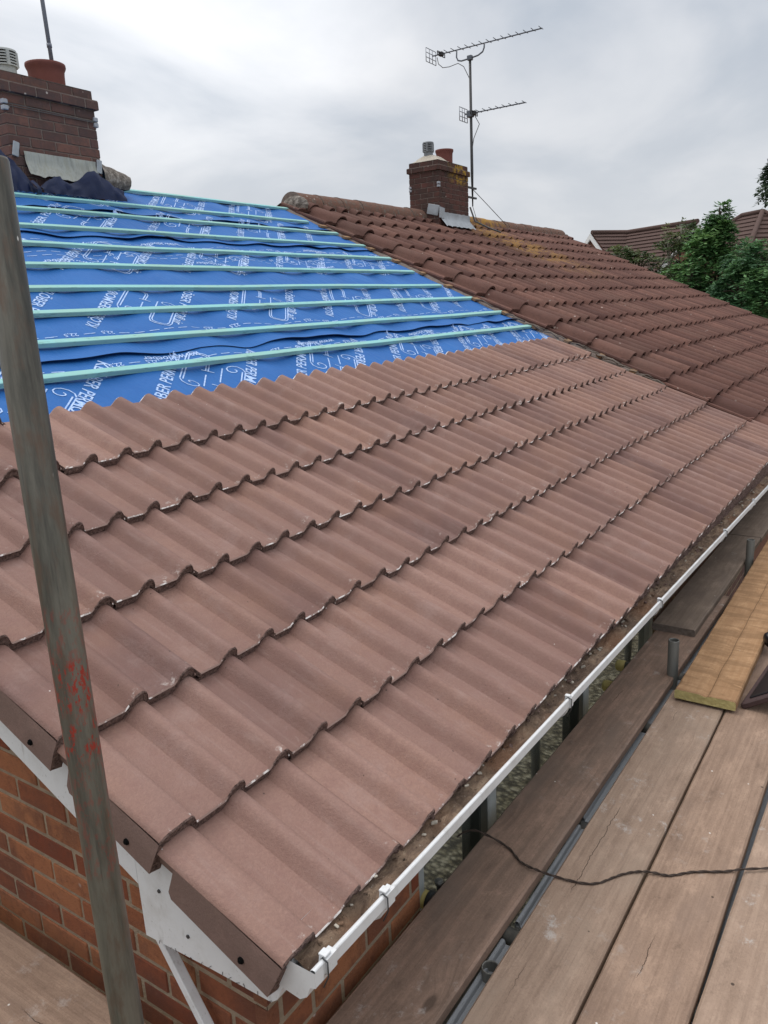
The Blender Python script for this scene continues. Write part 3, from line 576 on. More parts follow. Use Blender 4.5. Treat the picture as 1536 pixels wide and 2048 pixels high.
SHEET = [dens([(.20, -.078), (-.17, -.078), (-.205, -.068), (-.22, -.04), (-.22, .015), (-.205, .042), (-.17, .052), (-.02, .052)]), dens([(.20, -.062), (-.165, -.062), (-.195, -.052), (-.204, -.035), (-.204, .010), (-.195, .030), (-.165, .038), (-.02, .038)]), spir, dens([(-.02, .015), (-.02, .085)]), dens([(.03, .045), (.205, .047)])]
LOGO = [ribbon(pl, .0075) for pl in SHEET]
for (sc_, xu) in ((2.33, 1.71), (3.22, 2.03), (4.05, 2.42), (4.86, 2.79), (5.45, 2.22)):
    for q in range(-3, 6):
        X = xu + 1.07 * q
        if -.2 < X < 6.5: decal(*TX, X, sc_, AN, .088)
        if -.5 < X < 6.0:
            decal(*TX, X + .55, sc_ + .02, AN + PI, .088)
            for (vs_, fs_) in LOGO:
                decal(vs_, fs_, X + .30, sc_ - .10, AN, 1.0); decal(vs_, fs_, X + .27, sc_ + .10, AN + PI, 1.0)
for (s_, t_) in ((2.545, T3), (2.90, T3), (4.04, T4), (4.10, T4), (4.32, T3), (4.60, T3)):
    X = .1; i = 0
    while X < 6.6:
        if i % 9 in (4, 6): decal(*t_, X + .05, s_ + .018, PI, .05); X += .12
        else: decal(*ribbon([(0, 0), (.035, 0), (.07, 0)], .006), X, s_, 0, 1.0); X += .105
        i += 1
for (s_, xs) in ((2.615, (1.95, 3.2, 4.6)), (3.97, (.9, 2.3, 3.6, 5.0)), (4.36, (1.6, 3.4, 5.4))):
    for X in xs: decal(*T2, X, s_ - .005, PI, .072)
mm.build('roof_membrane', ['membrane', 'print', 'torn_membrane'], house)
# roof deck under the membrane and the far slope, so that nothing shows through
mb = MB()
mb.grid([[RP(X, s, -.17) for X in (.0, 3.3, 6.7)] for s in (0, 3, 5.72)], 0, .5, False)
mb.grid([[RP(X, 5.72, -.11) for X in (-.05, 3.3, 6.7)], [Vector((X, 2 * ridgeY, -.1)) for X in (-.05, 3.3, 6.7)]], 0, .5, False)
mb.build('roof_boarding', 'old_wood', house)
# --- battens
BS = [2.46, 2.79, 3.14, 3.46, 3.82, 4.18, 4.545, 4.91, 5.24]
BE = [6.56, 6.58, 6.56, 6.43, 6.46, 6.56, 6.58, 6.56, 6.43]
def batten(s, xa, xb, dz=0.0, wd=.0205, ht=.024):
    m_ = MB(); n_ = int((xb - xa) / .15); rows = []
    for (o, h) in ((-wd, -.0985), (-wd, -.0985 + ht - .002), (-wd + .002, -.0985 + ht), (wd - .002, -.0985 + ht), (wd, -.0985 + ht - .002), (wd, -.0985)):
        rows.append([RP(xa + (xb - xa) * i / n_, s + o + .012 * ns(i * .12, s * 4), h + dz + .004 * ns(i * .17, s * 7, 2)) for i in range(n_ + 1)])
    m_.grid(rows, 0, .5, False, flip=True)
    for i in (0, n_): m_.quad([r[i] for r in rows], 0, .5)
    return m_.build('batten', 'batten', house)
for s, xe in zip(BS, BE): batten(s, .03, xe)
batten(5.69, 3.62, 6.66); batten(5.40, .6, 2.85, 0, .022)
for k in (1, 2, 3, 4, 5, 6):                                       # batten ends that poke out past the new tiles
    batten(k * GA + .07 - (.02 if k == 6 else 0), 5.9, 6.46 + (.18 if k < 3 else 0) + R.uniform(-.03, .02))
# --- bargeboard, boxed eaves end, fascia, soffit
mb = MB(); bx = -.030
def bl(y, off): return (y * math.tan(TH) - off)
for (ya, yb, o1, o2, xx) in ((.485, 5.35, .06, .296, bx),):
    P4 = [(ya, bl(ya, o1)), (yb, bl(yb, o1)), (yb, bl(yb, o2)), (ya + .0, bl(ya, o2) + .0)]
    for t_ in (0, .018): mb.quad([(xx + t_, y_, z_) for y_, z_ in (P4 if t_ else P4[::-1])])
    for a_, b_ in zip(P4, P4[1:] + P4[:1]): mb.quad([(xx, *a_), (xx, *b_), (xx + .018, *b_), (xx + .018, *a_)])
mb.build('bargeboard', 'upvc', house, recalc=True)
mb = MB(); bx2 = -.034
P5 = [(.478, .14), (.478, bl(.478, .296) + .01), (.476, -.203), (.262, -.190), (.088, -.184), (.070, -.168), (.02, -.06), (.02, -.04)]
for t_ in (0, .02): mb.quad([(bx2 + t_, y_, z_) for y_, z_ in P5])
for a_, b_ in zip(P5, P5[1:] + P5[:1]): mb.quad([(bx2, *a_), (bx2, *b_), (bx2 + .02, *b_), (bx2 + .02, *a_)])
for (y_, z_) in ((.405, -.052), (.325, -.135)): mb.tube([(bx2 + .001, y_, z_), (bx2 - .003, y_, z_)], .0045, 8, 1)
for i in range(13): # grubby cobweb strands along the lower edge
    y_ = .10 + i * .027 + R.uniform(-.008, .008); z_ = -.184 - max(0, y_ - .262) * .06 - max(0, y_ - .088) * .034
    mb.tube([(bx2 - .001, y_, z_ + .001), (bx2 - .0018, y_ + R.uniform(-.012, .008), z_ + R.uniform(.006, .014))], .0006, 4, 1)
mb.build('eaves_box_end', ['upvc', 'steel_dark'], house, recalc=True)
mb = MB()
fa_ = [(.070, -.085), (.070, -.168), (.086, -.168), (.086, -.085)]
mb.grid([[(x_, y_ - .008 * x_, max(z_, -.5) - .029 * x_) for x_ in (-.012, 3.3, 6.62)] for y_, z_ in fa_], 0, .5, False, closed=False); mb.box((3.3, .185, -.195), (3.30, .09, .005))
mb.build('fascia', 'upvc', house, recalc=True)
# --- gutter
gut = thing('gutter_origin', None, None); bpy.data.objects.remove(gut)
def GY(x): return -.052 - .008 * x
def GZ(x): return -.022 - .029 * x
xs = [-.052 + .36 * i for i in range(21)]
gp = [(.108, .002), (.104, -.066), (.040, -.072), (.022, -.060), (.012, -.034), (.000, -.030), (-.003, -.027), (-.003, -.001), (-.001, .001), (.004, .001), (.010, -.004), (.014, -.020), (.026, -.054), (.042, -.066), (.100, -.061), (.105, .002)]
mb = MB(); mb.grid([[(x_, GY(x_) + a, GZ(x_) + b) for x_ in xs] for a, b in gp], 0, .5, False)
mb.quad([(xs[-1], GY(xs[-1]) + a, GZ(xs[-1]) + b) for a, b in gp])
gutter = mb.build('gutter', 'upvc', house, recalc=True)
mb = MB(); x_ = -.054
ring = [(.110, .004), (.106, -.069), (.036, -.076), (.018, -.062), (.008, -.036), (-.006, -.030), (-.006, .004)]
for t_ in (0, .022): mb.quad([(x_ + t_ - .004, GY(0) + a, GZ(0) + b) for a, b in ring]) if t_ == 0 else None
for a_, b_ in zip(ring, ring[1:]): mb.quad([(x_ - .004, GY(0) + a_[0], GZ(0) + a_[1]), (x_ - .004, GY(0) + b_[0], GZ(0) + b_[1]), (x_ + .022, GY(0) + b_[0], GZ(0) + b_[1]), (x_ + .022, GY(0) + a_[0], GZ(0) + a_[1])])
mb.build('end_cap', 'upvc', gutter, recalc=True)
for xb in (-.005, .20, 1.26, 2.34, 3.72, 4.66, 5.7):
    m_ = MB(); hw = .015 if xb < .3 else .012
    out_ = [(.055, -.079), (.034, -.078), (.015, -.063), (.004, -.036), (-.006, -.031), (-.007, .004), (.013, .0045), (.015, -.010)]
    inn_ = [(.055, -.073), (.040, -.072), (.022, -.060), (.012, -.034), (.000, -.030), (-.003, .0015), (.010, .0015), (.012, -.010)]
    for w_, ring_ in ((-hw, 1), (hw, 0)):
        for i in range(len(out_) - 1):
            q = [out_[i], out_[i + 1], inn_[i + 1], inn_[i]]; m_.quad([(xb + w_, GY(xb) + a, GZ(xb) + b) for a, b in q])
    for lst in (out_, inn_):
        for a_, b_ in zip(lst, lst[1:]): m_.quad([(xb - hw, GY(xb) + a_[0], GZ(xb) + a_[1]), (xb + hw, GY(xb) + a_[0], GZ(xb) + a_[1]), (xb + hw, GY(xb) + b_[0], GZ(xb) + b_[1]), (xb - hw, GY(xb) + b_[0], GZ(xb) + b_[1])])
    m_.box((xb - .4 * hw, GY(xb) + .006, GZ(xb) + .0075), (hw * .6, .009, .0025), None, 0, .5, .001)
    if xb < .3 or xb in (1.26, 2.34, 3.72): m_.tube([(xb - hw - .002, GY(xb) + .004, GZ(xb) + .006), (xb - hw - .003, GY(xb) - .010, GZ(xb) + .002), (xb - hw - .003, GY(xb) - .010, GZ(xb) - .03), (xb - hw - .003, GY(xb) + .004, GZ(xb) - .062)], .0016, 6, 1)
    m_.build('bracket', ['upvc', 'steel_dark'], gutter, recalc=True)
mb = MB(); nx_ = 900; rows = []
for q in range(9):
    row = []
    for i in range(nx_ + 1):
        x_ = -.03 + 7.0 * i / nx_; t_ = q / 8; y_ = .013 + .092 * t_
        h_ = -.044 + .030 * t_ + .010 * ns(x_ * 9, t_ * 3) + .012 * max(0, ns(x_ * 26, t_ * 7, 3)) + .02 * max(0, ns(x_ * 4, 2)) * t_ + .006 * ns(x_ * 70, t_ * 14)
        row.append((x_, GY(x_) + y_, GZ(x_) + min(h_, -.012 + .02 * t_)))
    rows.append(row)
mb.grid(rows, 0, .5, True)
for i in range(260):
    x_ = R.uniform(0, 6.5); y_ = R.uniform(.05, .10); r_ = R.uniform(.002, .006); mb.box((x_, GY(x_) + y_, GZ(x_) - .022 + R.uniform(-.006, .008)), (r_ * 1.6, r_, r_ * .6), (Vector((math.cos(i), math.sin(i), R.uniform(-.4, .4))).normalized(), Vector((-math.sin(i), math.cos(i), 0)), Vector((0, 0, 1))), R.choice((0, 0, 1, 2)), R.random(), r_ * .3)
mb.build('debris', ['silt', 'tile_edge', 'mortar_pale'], gutter)
# mortar-stained comb strip under the eaves tiles
mb = MB(); rows = []
for q in range(6):
    row = []
    for i in range(901):
        x_ = -.02 + 7.0 * i / 900; t_ = q / 5; p0 = RP(x_, .012, -.066); p1 = Vector((x_, GY(x_) + .088, GZ(x_) - .016)); p_ = p0.lerp(p1, t_)
        n_ = Vector((0, ns(x_ * 40, q * 2.1) * .010 + ns(x_ * 90, q * 3.3) * .006 - .014 * math.sin(t_ * PI) * max(0, .3 + ns(x_ * 12, 5)), ns(x_ * 33, q * 1.7, 4) * .008))
        row.append(p_ + n_)
    rows.append(row)
mb.grid(rows, 0, .5, False); mb.build('eaves_bedding', 'tile_edge', house)
# ------------------------------------------------------------------ chimneys
def stack(parent, x0, x1, y0, y1, zb, zt, mat, off, seedv):
    rr = random.Random(seedv); m_ = MB(); n_ = round((zt - zb) / .075); zb = zt - n_ * .075
    for i in range(n_):
        z_ = zb + i * .075; pr_ = .028 if i == n_ - 2 else (.0 if i < n_ - 1 else -.004)
        for (O, U, N, wd) in (((x0 - pr_, y0 - pr_, z_), (1, 0, 0), (0, -1, 0), x1 - x0 + 2 * pr_), ((x0 - pr_, y1 + pr_, z_), (0, -1, 0), (-1, 0, 0), y1 - y0 + 2 * pr_), ((x1 + pr_, y0 - pr_, z_), (0, 1, 0), (1, 0, 0), y1 - y0 + 2 * pr_), ((x1 + pr_, y1 + pr_, z_), (-1, 0, 0), (0, 1, 0), x1 - x0 + 2 * pr_)):
            bricks(m_, O, U, (0, 0, 1), N, wd, .075, None, off=off + (.112 if i % 2 else 0) + rr.uniform(-.01, .01), rr=rr, dep=.03, proud=.002 + rr.uniform(0, .003), H_=.066)
        m_.box(((x0 + x1) / 2, (y0 + y1) / 2, z_ + .0375), ((x1 - x0) / 2 + pr_ - .003, (y1 - y0) / 2 + pr_ - .003, .0372), None, 1)
    return m_.build('chimney', [mat, 'mortar_dark'], parent)
def pot(parent, x, y, z, r, h):
    m_ = MB(); m_.lathe([(r * .93, -.05), (r * .95, h * .6), (r * .97, h - .05), (r * 1.03, h - .035), (r * 1.07, h - .018), (r * 1.06, h), (r * .97, h), (r * .86, h - .03), (r * .8, 0)], (x, y, z), 32); return m_.build('chimney_pot', 'pot', parent)
def cowl(parent, x, y, z, r, h, mat):
    m_ = MB(); m_.lathe([(r * .86, -.05), (r * .86, h * .36)], (x, y, z), 24)
    n_ = 5
    for i in range(n_):
        a = h * .36 + i * h * .56 / n_; m_.lathe([(r, a), (r * 1.02, a + h * .018), (r, a + h * .055), (r * .9, a + h * .06), (r * .88, a), (r, a)], (x, y, z), 24)
    m_.lathe([(r * 1.03, h * .92), (r * 1.03, h), (r * .9, h * 1.02), (0.001, h * 1.03)], (x, y, z), 24)
    for k in range(6):
        a = k * PI / 3 + .3; m_.box((x + r * .93 * math.cos(a), y + r * .93 * math.sin(a), z + h * .64), (.012, .012, h * .29))
    m_.lathe([(r * .55, h * .3), (r * .55, h * .93)], (x, y, z), 12, 1)
    return m_.build('flue_cowl', [mat, 'black'], parent)
def flaunch(parent, pts_, x0, x1, y0, y1, z, mat='mortar_pale', hh=.06):
    m_ = MB(); rows = []
    for q in range(13):
        row = []
        for i in range(17):
            u = x0 + (x1 - x0) * i / 16; v = y0 + (y1 - y0) * q / 12
            h = max([hh * max(0, 1.15 - math.hypot(u - a, v - b) / c) for a, b, c in pts_] + [.004]); h = min(h, hh); e_ = min(i, 16 - i, q, 12 - q)
            row.append((u, v, z + h * min(1, e_ / 2) + .004 * ns(u * 11, v * 11)))
        rows.append(row)
    m_.grid(rows, 0, .5, True); return m_.build('mortar_cap', mat, parent)
def clip_(parent, x, y, z, ):
    m_ = MB()
    for dz in (-.022, .022): m_.box((x, y, z + dz), (.022, .022, .017), None, 0, .5, .005)
    return m_.build('wire_clip', 'alu_pale', parent)
cx0, cx1, cy0, cy1, czt = 2.915, 3.740, 5.10, 5.62, 3.115
ch = stack(house, cx0, cx1, cy0, cy1, 2.15, czt, 'brick_dark', .03, 5)
flaunch(ch, [(3.12, 5.36, .28), (3.51, 5.40, .25)], cx0, cx1, cy0, cy1, czt - .004, hh=.05)
pot(ch, 3.51, 5.36, czt + .0, .150, .20); cowl(ch, 3.125, 5.34, czt + .03, .10, .185, 'cowl_pale')
clip_(ch, cx0 + .005, cy0 + .004, 2.87); clip_(ch, cx1 - .004, cy0 + .004, 2.87)
m_ = MB(); m_.tube([(cx0 - .01, cy1, 2.865), (cx0 - .012, cy0 - .012, 2.865), (cx1 + .012, cy0 - .012, 2.865), (cx1 + .01, cy1, 2.865)], .003, 6); m_.tube([(cx0 - .01, cy0 - .012, 2.882), (cx1 + .01, cy0 - .012, 2.872)], .003, 6); m_.build('wire', 'cable_pale', ch)
# lead apron of the left chimney and its corner straps
m_ = MB(); rows = []
for q in range(7):
    row = []
    for i in range(33):
        u = cx0 + .10 + (cx1 - cx0 - .16) * i / 32; t_ = q / 6; sag = .03 * ns(u * 7, 1) + .018 * ns(u * 19, 4)
        row.append((u, cy0 - .012 - .055 * t_ * t_ + .01 * ns(u * 9, t_ * 3), 2.552 - (.185 + sag) * t_))
    rows.append(row)
m_.grid(rows, 0, .5, True, flip=True); m_.build('lead_apron', 'lead_apron', ch)
for (xa, za, tl) in ((cx0 + .03, 2.585, -.25), (cx1 - .035, 2.545, -.12)):
    m_ = MB(); m_.box((xa, cy0 - .022, za - .03), (.026, .006, .055), (Vector((1, 0, tl)).normalized(), Vector((0, 1, 0)), Vector((-tl, 0, 1)).normalized()), 0, .5, .004); m_.build('lead_strap', 'lead', ch)
# torn membrane thrown up against the chimney
def flap(prof, nm='torn_membrane_flap'):
    m_ = MB(); rows = []
    n_ = len(prof)
    for q in range(6):
        t_ = q / 5; row = []
        for i in range(4 * (n_ - 1) + 1):
            a = i / 4; k = min(int(a), n_ - 2); f_ = a - k
            b0, b1 = Vector(prof[k][0]), Vector(prof[k + 1][0]); t0, t1 = Vector(prof[k][1]), Vector(prof[k + 1][1])
            p0, p1 = b0.lerp(b1, f_), t0.lerp(t1, f_); p_ = p0.lerp(p1, t_); p_.y += -.012 * math.sin(t_ * PI * .8) + .022 * ns(a * .9, t_ * 3, len(prof)); p_.z += .008 * ns(a * 2.1, t_ * 2, 6)
            row.append(p_)
        rows.append(row)
    m_.grid(rows, 0, .5, True); return m_.build(nm, 'torn_membrane', house)
def rz(X, Y, d=0.0): # height of the roof plane at (X, Y)
    s = Y / CT
    for _ in range(4): s = (Y / CT - X * -.010 + .0) / (1 + .0095 * X)
    return RP(X, s, -.085).z + d
TOPR = [(3.075, 2.287), (3.136, 2.336), (3.2, 2.369), (3.261, 2.383), (3.296, 2.341), (3.355, 2.332), (3.433, 2.375), (3.516, 2.442), (3.592, 2.459), (3.662, 2.431), (3.732, 2.387), (3.793, 2.348), (3.872, 2.335)]
flap([((x_ + .01, 4.985, rz(x_, 4.985) - .01), (x_, 5.03 - (.02 if i % 3 else 0), z_)) for i, (x_, z_) in enumerate(TOPR)])
TOPL = [(2.60, 2.60), (2.70, 2.56), (2.761, 2.51), (2.803, 2.474), (2.85, 2.444), (2.903, 2.394), (2.946, 2.348), (2.979, 2.293), (3.0, 2.265)]
flap([((x_ + .02, 4.95, rz(x_, 4.95) - .01), (x_, 5.0, z_)) for x_, z_ in TOPL])
m_ = MB(); m_.grid([[Vector((2.93 + .035 * a + .012 * math.sin(b * 1.1), 4.90 - .035 * math.sin(b * .9) + .012 * a * a, rz(2.95, 4.88) + .0 + .028 * b - .012 * (a - 1) ** 2)) for a in range(3)] for b in range(5)], 0, .5, True); m_.build('torn_membrane_flap', 'torn_membrane', house)
# broken ridge tile still bedded against the right side of the left chimney
m_ = MB(); rows = []
for q in range(9):
    x_ = cx1 + .005 + .30 * q / 8; r_ = .125 - .045 * (q / 8) + .006 * ns(q * .8)
    rows.append([(x_ + .03 * math.sin(a * PI / 10) * (q / 8), 5.20 - r_ * 1.1 * math.cos(-.7 + (PI + 1.4) * a / 10), 2.445 - .003 * q + r_ * 1.05 * math.sin(-.7 + (PI + 1.4) * a / 10) + .012 * ns(a * .9, q)) for a in range(11)])
m_.grid(rows, 0, .5, True); m_.quad([rows[-1][i] for i in range(11)], 1, .5); m_.build('broken_ridge_tile', ['ridge_grey', 'mortar_pale'], house)
# ------------------------------------------------------------------ pole in the left chimney pot
t = thing('mast_pole', 'thin grey pole rising out of the red pot on the left chimney', 'pole', (3.58, 5.36, 3.15))
m_ = MB(); m_.tube([(3.586, 5.36, 3.10), (3.548, 5.36, 4.6)], .017, 12); m_.build('tube', 'pole_grey', t)
for zz in (3.46, 3.93): m_ = MB(); xx = 3.586 - .0253 * (zz - 3.10); m_.tube([(xx, 5.36, zz), (xx - .0006, 5.36, zz + .03)], .021, 12); m_.build('collar', 'pole_grey', t)
# ------------------------------------------------------------------ neighbouring house with old red roof
nb = thing('neighbouring_house', 'adjoining house with old weathered red pantile roof and lichen', 'house', (11.6, 2.6, ZG))
PROF = [(.000, .004), (.010, .016), (.020, .046), (.040, .070), (.064, .083), (.090, .087), (.116, .083), (.140, .069), (.160, .044), (.172, .018), (.178, -.006), (.205, -.014), (.240, -.014), (.280, -.006), (.298, .002)]
NG, NP = .40, .30
XV = 6.89
tr2 = MB(); NC = 33
for k in range(-6, 9):
    s0 = 2.33 + NG * k
    for c in range(NC):
        if s0 < -.1: continue
        tone = min(1, max(0, R.gauss(.5, .25))); xo = XV + c * NP + R.uniform(-.004, .004); jj, jh, jr = R.gauss(0, .009), R.uniform(-.006, .006), R.uniform(-.007, .007)
        big = 1.18 if c == 0 else 1.0
        prof = [((x_ if c or x_ > .178 else .178 - (.178 - x_) * 1.45), (h_ * big if h_ > .02 else h_)) for x_, h_ in PROF]
        g = .036 / NG; smax = min(.445, 5.72 - s0)
        def P(x_, d_, h_): return RP(xo + x_, s0 + jj + d_, h_ - .056 + jh - g * d_ + jr * (x_ / .3))
        ds_ = [0, .006, .15, .30, smax]
        tr2.grid([[P(x_, d_, h_ - (.004 if i == 0 else 0)) for x_, h_ in prof] for i, d_ in enumerate(ds_)], 0, tone, True)
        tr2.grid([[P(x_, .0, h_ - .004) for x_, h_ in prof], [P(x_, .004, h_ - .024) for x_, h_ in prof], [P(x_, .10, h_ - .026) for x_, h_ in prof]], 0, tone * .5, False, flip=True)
nroof = tr2.build('tiled_roof', 'old_tile', nb)
# verge: each edge tile's flat flange with its stepped corner, bedded in mortar, and the party edge below
def XE(s): return 6.61 + .13 * min(1, max(0, (2.7 - s) / .9))
mb = MB()
for k in range(-6, 9):
    s0 = 2.33 + NG * k; tone = R.random(); j1 = R.uniform(-.012, .012); xa = XE(s0 + .2) + R.uniform(-.010, .010); xb_ = 6.84
    L_ = min(.43, 5.80 - s0); g = .028 / NG
    def P(x_, d_, h_): return RP(x_, s0 + d_ + j1, h_ - g * d_)
    mb.grid([[P(xa, d_, -.045), P(xa + .005, d_, -.030), P(xa + .025, d_, -.026), P(xa + .03, d_, -.050), P((xa + xb_) / 2, d_, -.056), P(xb_ - .03, d_, -.052), P(xb_ + .01, d_, -.026)] for d_ in (0, .005, .2, L_)], 0, tone, False)
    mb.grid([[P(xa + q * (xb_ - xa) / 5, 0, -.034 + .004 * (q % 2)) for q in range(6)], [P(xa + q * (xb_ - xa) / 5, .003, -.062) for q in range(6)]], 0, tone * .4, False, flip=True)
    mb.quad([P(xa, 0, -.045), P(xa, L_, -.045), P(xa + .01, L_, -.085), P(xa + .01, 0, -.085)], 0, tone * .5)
    mb.box(P(xa + .09, .02, -.032), (.035, .03, .008), None, 0, tone, .003)
mb.build('verge_flange', 'old_tile', nb)
mb = MB()
rows = [[RP(XE(q * .05) - .04 + x_ + .012 * ns(q * .6, x_ * 30), q * .05, h_ + .008 * ns(q * .5, x_ * 20, 4)) for q in range(0, 116)] for x_, h_ in ((-.02, -.125), (.0, -.095), (.05, -.078), (.10, -.07), (.2, -.07))]
mb.grid(rows, 0, .5, True, flip=True); mb.build('verge_mortar', 'mortar_dark', nb)
for i in range(15):                                                  # sawn ends of the old battens at the party line
    s = 1.55 + .335 * i
    if s > 5.5: break
    m_ = MB(); c_ = RP(XE(s) - .03 + R.uniform(-.03, .02), s - .13, -.080); m_.box(c_, (.075, .026, .013), (Vector((1, R.uniform(-.1, .1), 0)).normalized(), Vector((0, CT, ST)), Vector((0, -ST, CT))), 0, .5, .002); m_.build('old_batten_end', 'old_wood', nb)
for i in range(26):                                                  # rags of old felt in the gap
    m_ = MB(); s = 1.2 + R.random() * 1.9; x_ = XE(s) - .12 + R.uniform(-.02, .06); m_.tube([RP(x_, s, -.075), RP(x_ + R.uniform(-.02, .06), s - .06, -.06), RP(x_ + R.uniform(0, .1), s - R.uniform(.1, .2), -.075)], R.uniform(.004, .010), 5); m_.build('felt_rag', 'board_end_grey', nb)
# ridge tiles
def ridge_tile(xa, xb_, r=.165, nm='ridge_tile', cap=False):
    m_ = MB(); rows = []; n_ = 6; jz = R.uniform(-.006, .006)
    for q in range(n_ + 1):
        x_ = xa + (xb_ - xa) * q / n_; c_ = RP(x_, 5.78, -.075); rr_ = r * (1.0 + .03 * (q == 0)) + .003 * ns(x_ * 5)
        rows.append([c_ + Vector((0, -rr_ * 1.02 * math.cos(PI * (a - 1) / 12), jz + rr_ * math.sin(PI * (a - 1) / 12) - (.03 if a in (0, 14) else 0))) for a in range(15)])
    m_.grid(rows, 0, R.random(), True); m_.quad(rows[0][::-1], 1, .5); m_.quad(rows[-1], 1, .5)
    return m_.build(nm, ['ridge', 'mortar_dark'], nb)
xx = 6.80
while xx < 9.8: ridge_tile(xx, min(xx + .455, 10.0)); xx += .462
xx = 10.98
while xx < 16.3: ridge_tile(xx, min(xx + .455, 16.75)); xx += .462
for (xa, xb_) in ((6.78, 9.96), (10.98, 16.7)):                       # mortar bedding below the ridge
    m_ = MB(); n_ = int((xb_ - xa) / .04)
    m_.grid([[RP(xa + (xb_ - xa) * i / n_, 5.60 + .02 * q + .018 * ns(i * .45, q), -.052 + .022 * q + .016 * ns(i * .6, q * 1.7, 3)) for i in range(n_ + 1)] for q in range(5)], 0, .5, True); m_.build('ridge_mortar', 'mortar_dark', nb)
m_ = MB(); rows = []
for q in range(9):
    a = q / 8 * PI; rows.append([RP(6.80, 5.73, -.055) + Vector((.075 * math.sin(a) * math.cos(k * PI / 7) * (1 + .4 * ns(q, k)), .20 * math.sin(a) * math.sin(k * PI / 7) * (1 + .3 * ns(q, k, 3)) , .115 * math.cos(a) * (1 + .4 * ns(q, k, 6)))) for k in range(14)])
m_.grid(rows, 0, .5, False, closed=True); m_.build('ridge_mortar', 'ridge_grey', nb)
# walls and far slope
mb = MB(); far = [RP(16.72, s, -.10) for s in (0, 5.8)]
mb.quad([(6.62, .2, ZG), (16.6, .2, ZG), (16.6, .2, -.35), (6.62, .2, -.35)])
mb.quad([(16.6, .2, ZG), (16.6, 11.5, ZG), (16.6, 11.5, -.1), RP(16.6, 5.75, -.12), (16.6, .0, -.30)])
mb.quad([(6.62, 11.0, ZG), (16.6, 11.5, ZG), (16.6, 11.5, -.1), (6.62, 11.0, -.1)])
mb.build('brick_wall', 'far_brick', nb)
mb = MB(); mb.grid([[RP(X, 5.80, -.06) for X in (6.6, 11, 16.75)], [Vector((X, 11.2, -.05)) for X in (6.6, 11, 16.75)]], 0, .4, False); mb.grid([[RP(X, s, -.13) for X in (6.62, 11, 16.7)] for s in (0, 3, 5.78)], 0, .1, False); mb.build('rear_slope', 'old_tile', nb)
# chimney on its ridge
nx0, nx1, ny0, ny1, nzt = 9.99, 10.945, 5.30, 5.815, 3.405
nch = stack(nb, nx0, nx1, ny0, ny1, 2.30, nzt, 'brick_moss', .02, 9)
flaunch(nch, [(10.17, 5.55, .34)], nx0, nx1, ny0, ny1, nzt - .004, hh=.11)
cowl(nch, 10.16, 5.56, nzt + .07, .080, .215, 'cowl'); pot(nch, 10.66, 5.56, nzt, .135, .245)
clip_(nch, nx0, ny0, 3.05); clip_(nch, nx0 - .0, ny1 - .02, 3.03)
m_ = MB(); rows = []
for q in range(6):
    rows.append([(nx0 + .02 + (nx1 - nx0) * i / 30, ny0 - .012 - .11 * max(0, q - 2) / 3, 2.665 - .044 * q + .010 * ns(i * .5, q) + (.012 * abs(math.sin(i * .65)) if q > 3 else 0)) for i in range(31)])
m_.grid(rows, 0, .5, True, flip=True)
m_.box((nx0 + .04, ny0 - .024, 2.645), (.075, .008, .080), (Vector((1, 0, -.10)).normalized(), Vector((0, 1, 0)), Vector((.10, 0, 1)).normalized()), 0, .5, .005)
m_.box((nx0 - .012, ny0 + .10, 2.70), (.008, .10, .075), (Vector((1, 0, 0)), Vector((0, 1, .25)).normalized(), Vector((0, -.25, 1)).normalized()), 0, .5, .005)
m_.build('lead_flashing', 'lead', nch)
# ------------------------------------------------------------------ television aerials on the neighbouring chimney
AX, AY = 11.33, 5.425
ta = thing('tv_aerial', 'tall dark mast with two yagi arrays beside the smaller brick chimney', 'aerial', (AX, AY, 2.85))
m_ = MB(); m_.tube([(AX + .012, AY, 2.86), (AX + .006, AY, 3.4), (AX, AY, 5.10)], [.010, .024, .020], 10); m_.build('mast', 'steel_dark', ta)
for zz in (2.99, 3.14): m_ = MB(); m_.box(((AX + nx1) / 2 + .05, AY - .01, zz), ((AX - nx1) / 2 + .07, .014, .014)); m_.build('wall_bracket', 'steel_dark', ta)
m_ = MB(); m_.tube([(nx1 - .01, AY - .03, 3.065), (nx1 + .10, AY - .03, 3.065)], .016, 8); m_.build('wall_bracket', 'steel_dark', ta)
def yagi(ya, yt, z, n_, refl, sup):
    m_ = MB(); m_.tube([(AX, ya, z), (AX, yt, z)], .010, 8); b_ = m_.build('boom', 'alu', ta)
    for i in range(n_):
        m_ = MB(); f_ = (i + 1.2) / (n_ + .2); y_ = ya + (yt + .02 - ya) * f_; l_ = .115 - .03 * f_
        m_.tube([(AX - l_, y_, z + .012), (AX, y_, z + .008), (AX + l_, y_, z + .012)], .0055, 6); m_.build('director', 'alu', b_)
    m_ = MB(); yr = ya + .03; a, b = refl; tl = .10
    for (x_, s_) in ((-1, 1), (1, 1)):
        for q in (-1, -.35, .35, 1): m_.tube([(AX - a, yr - tl * 0, z + q * b), (AX + a, yr, z + q * b)], .0055, 6)
    for q in (-1, -.3, .3, 1): m_.tube([(AX + q * a, yr, z - b), (AX + q * a, yr, z + b)], .0065, 6)
    m_.build('reflector', 'alu_pale', ta)
    m_ = MB(); y_ = ya - .16; pts_ = [(AX - .12 + .24 * i / 6, y_, z - .030) for i in range(7)] + [(AX + .12 - .24 * i / 6, y_, z + .022) for i in range(7)]
    m_.tube(pts_ + pts_[:1], .008, 6); m_.box((AX, y_, z), (.035, .035, .030), None, 0, .5, .006); m_.build('dipole', 'steel_dark', ta)
yagi(6.106, 4.21, 5.235, 15, (.16, .10), True); yagi(5.53, 4.48, 4.268, 9, (.135, .10), False)
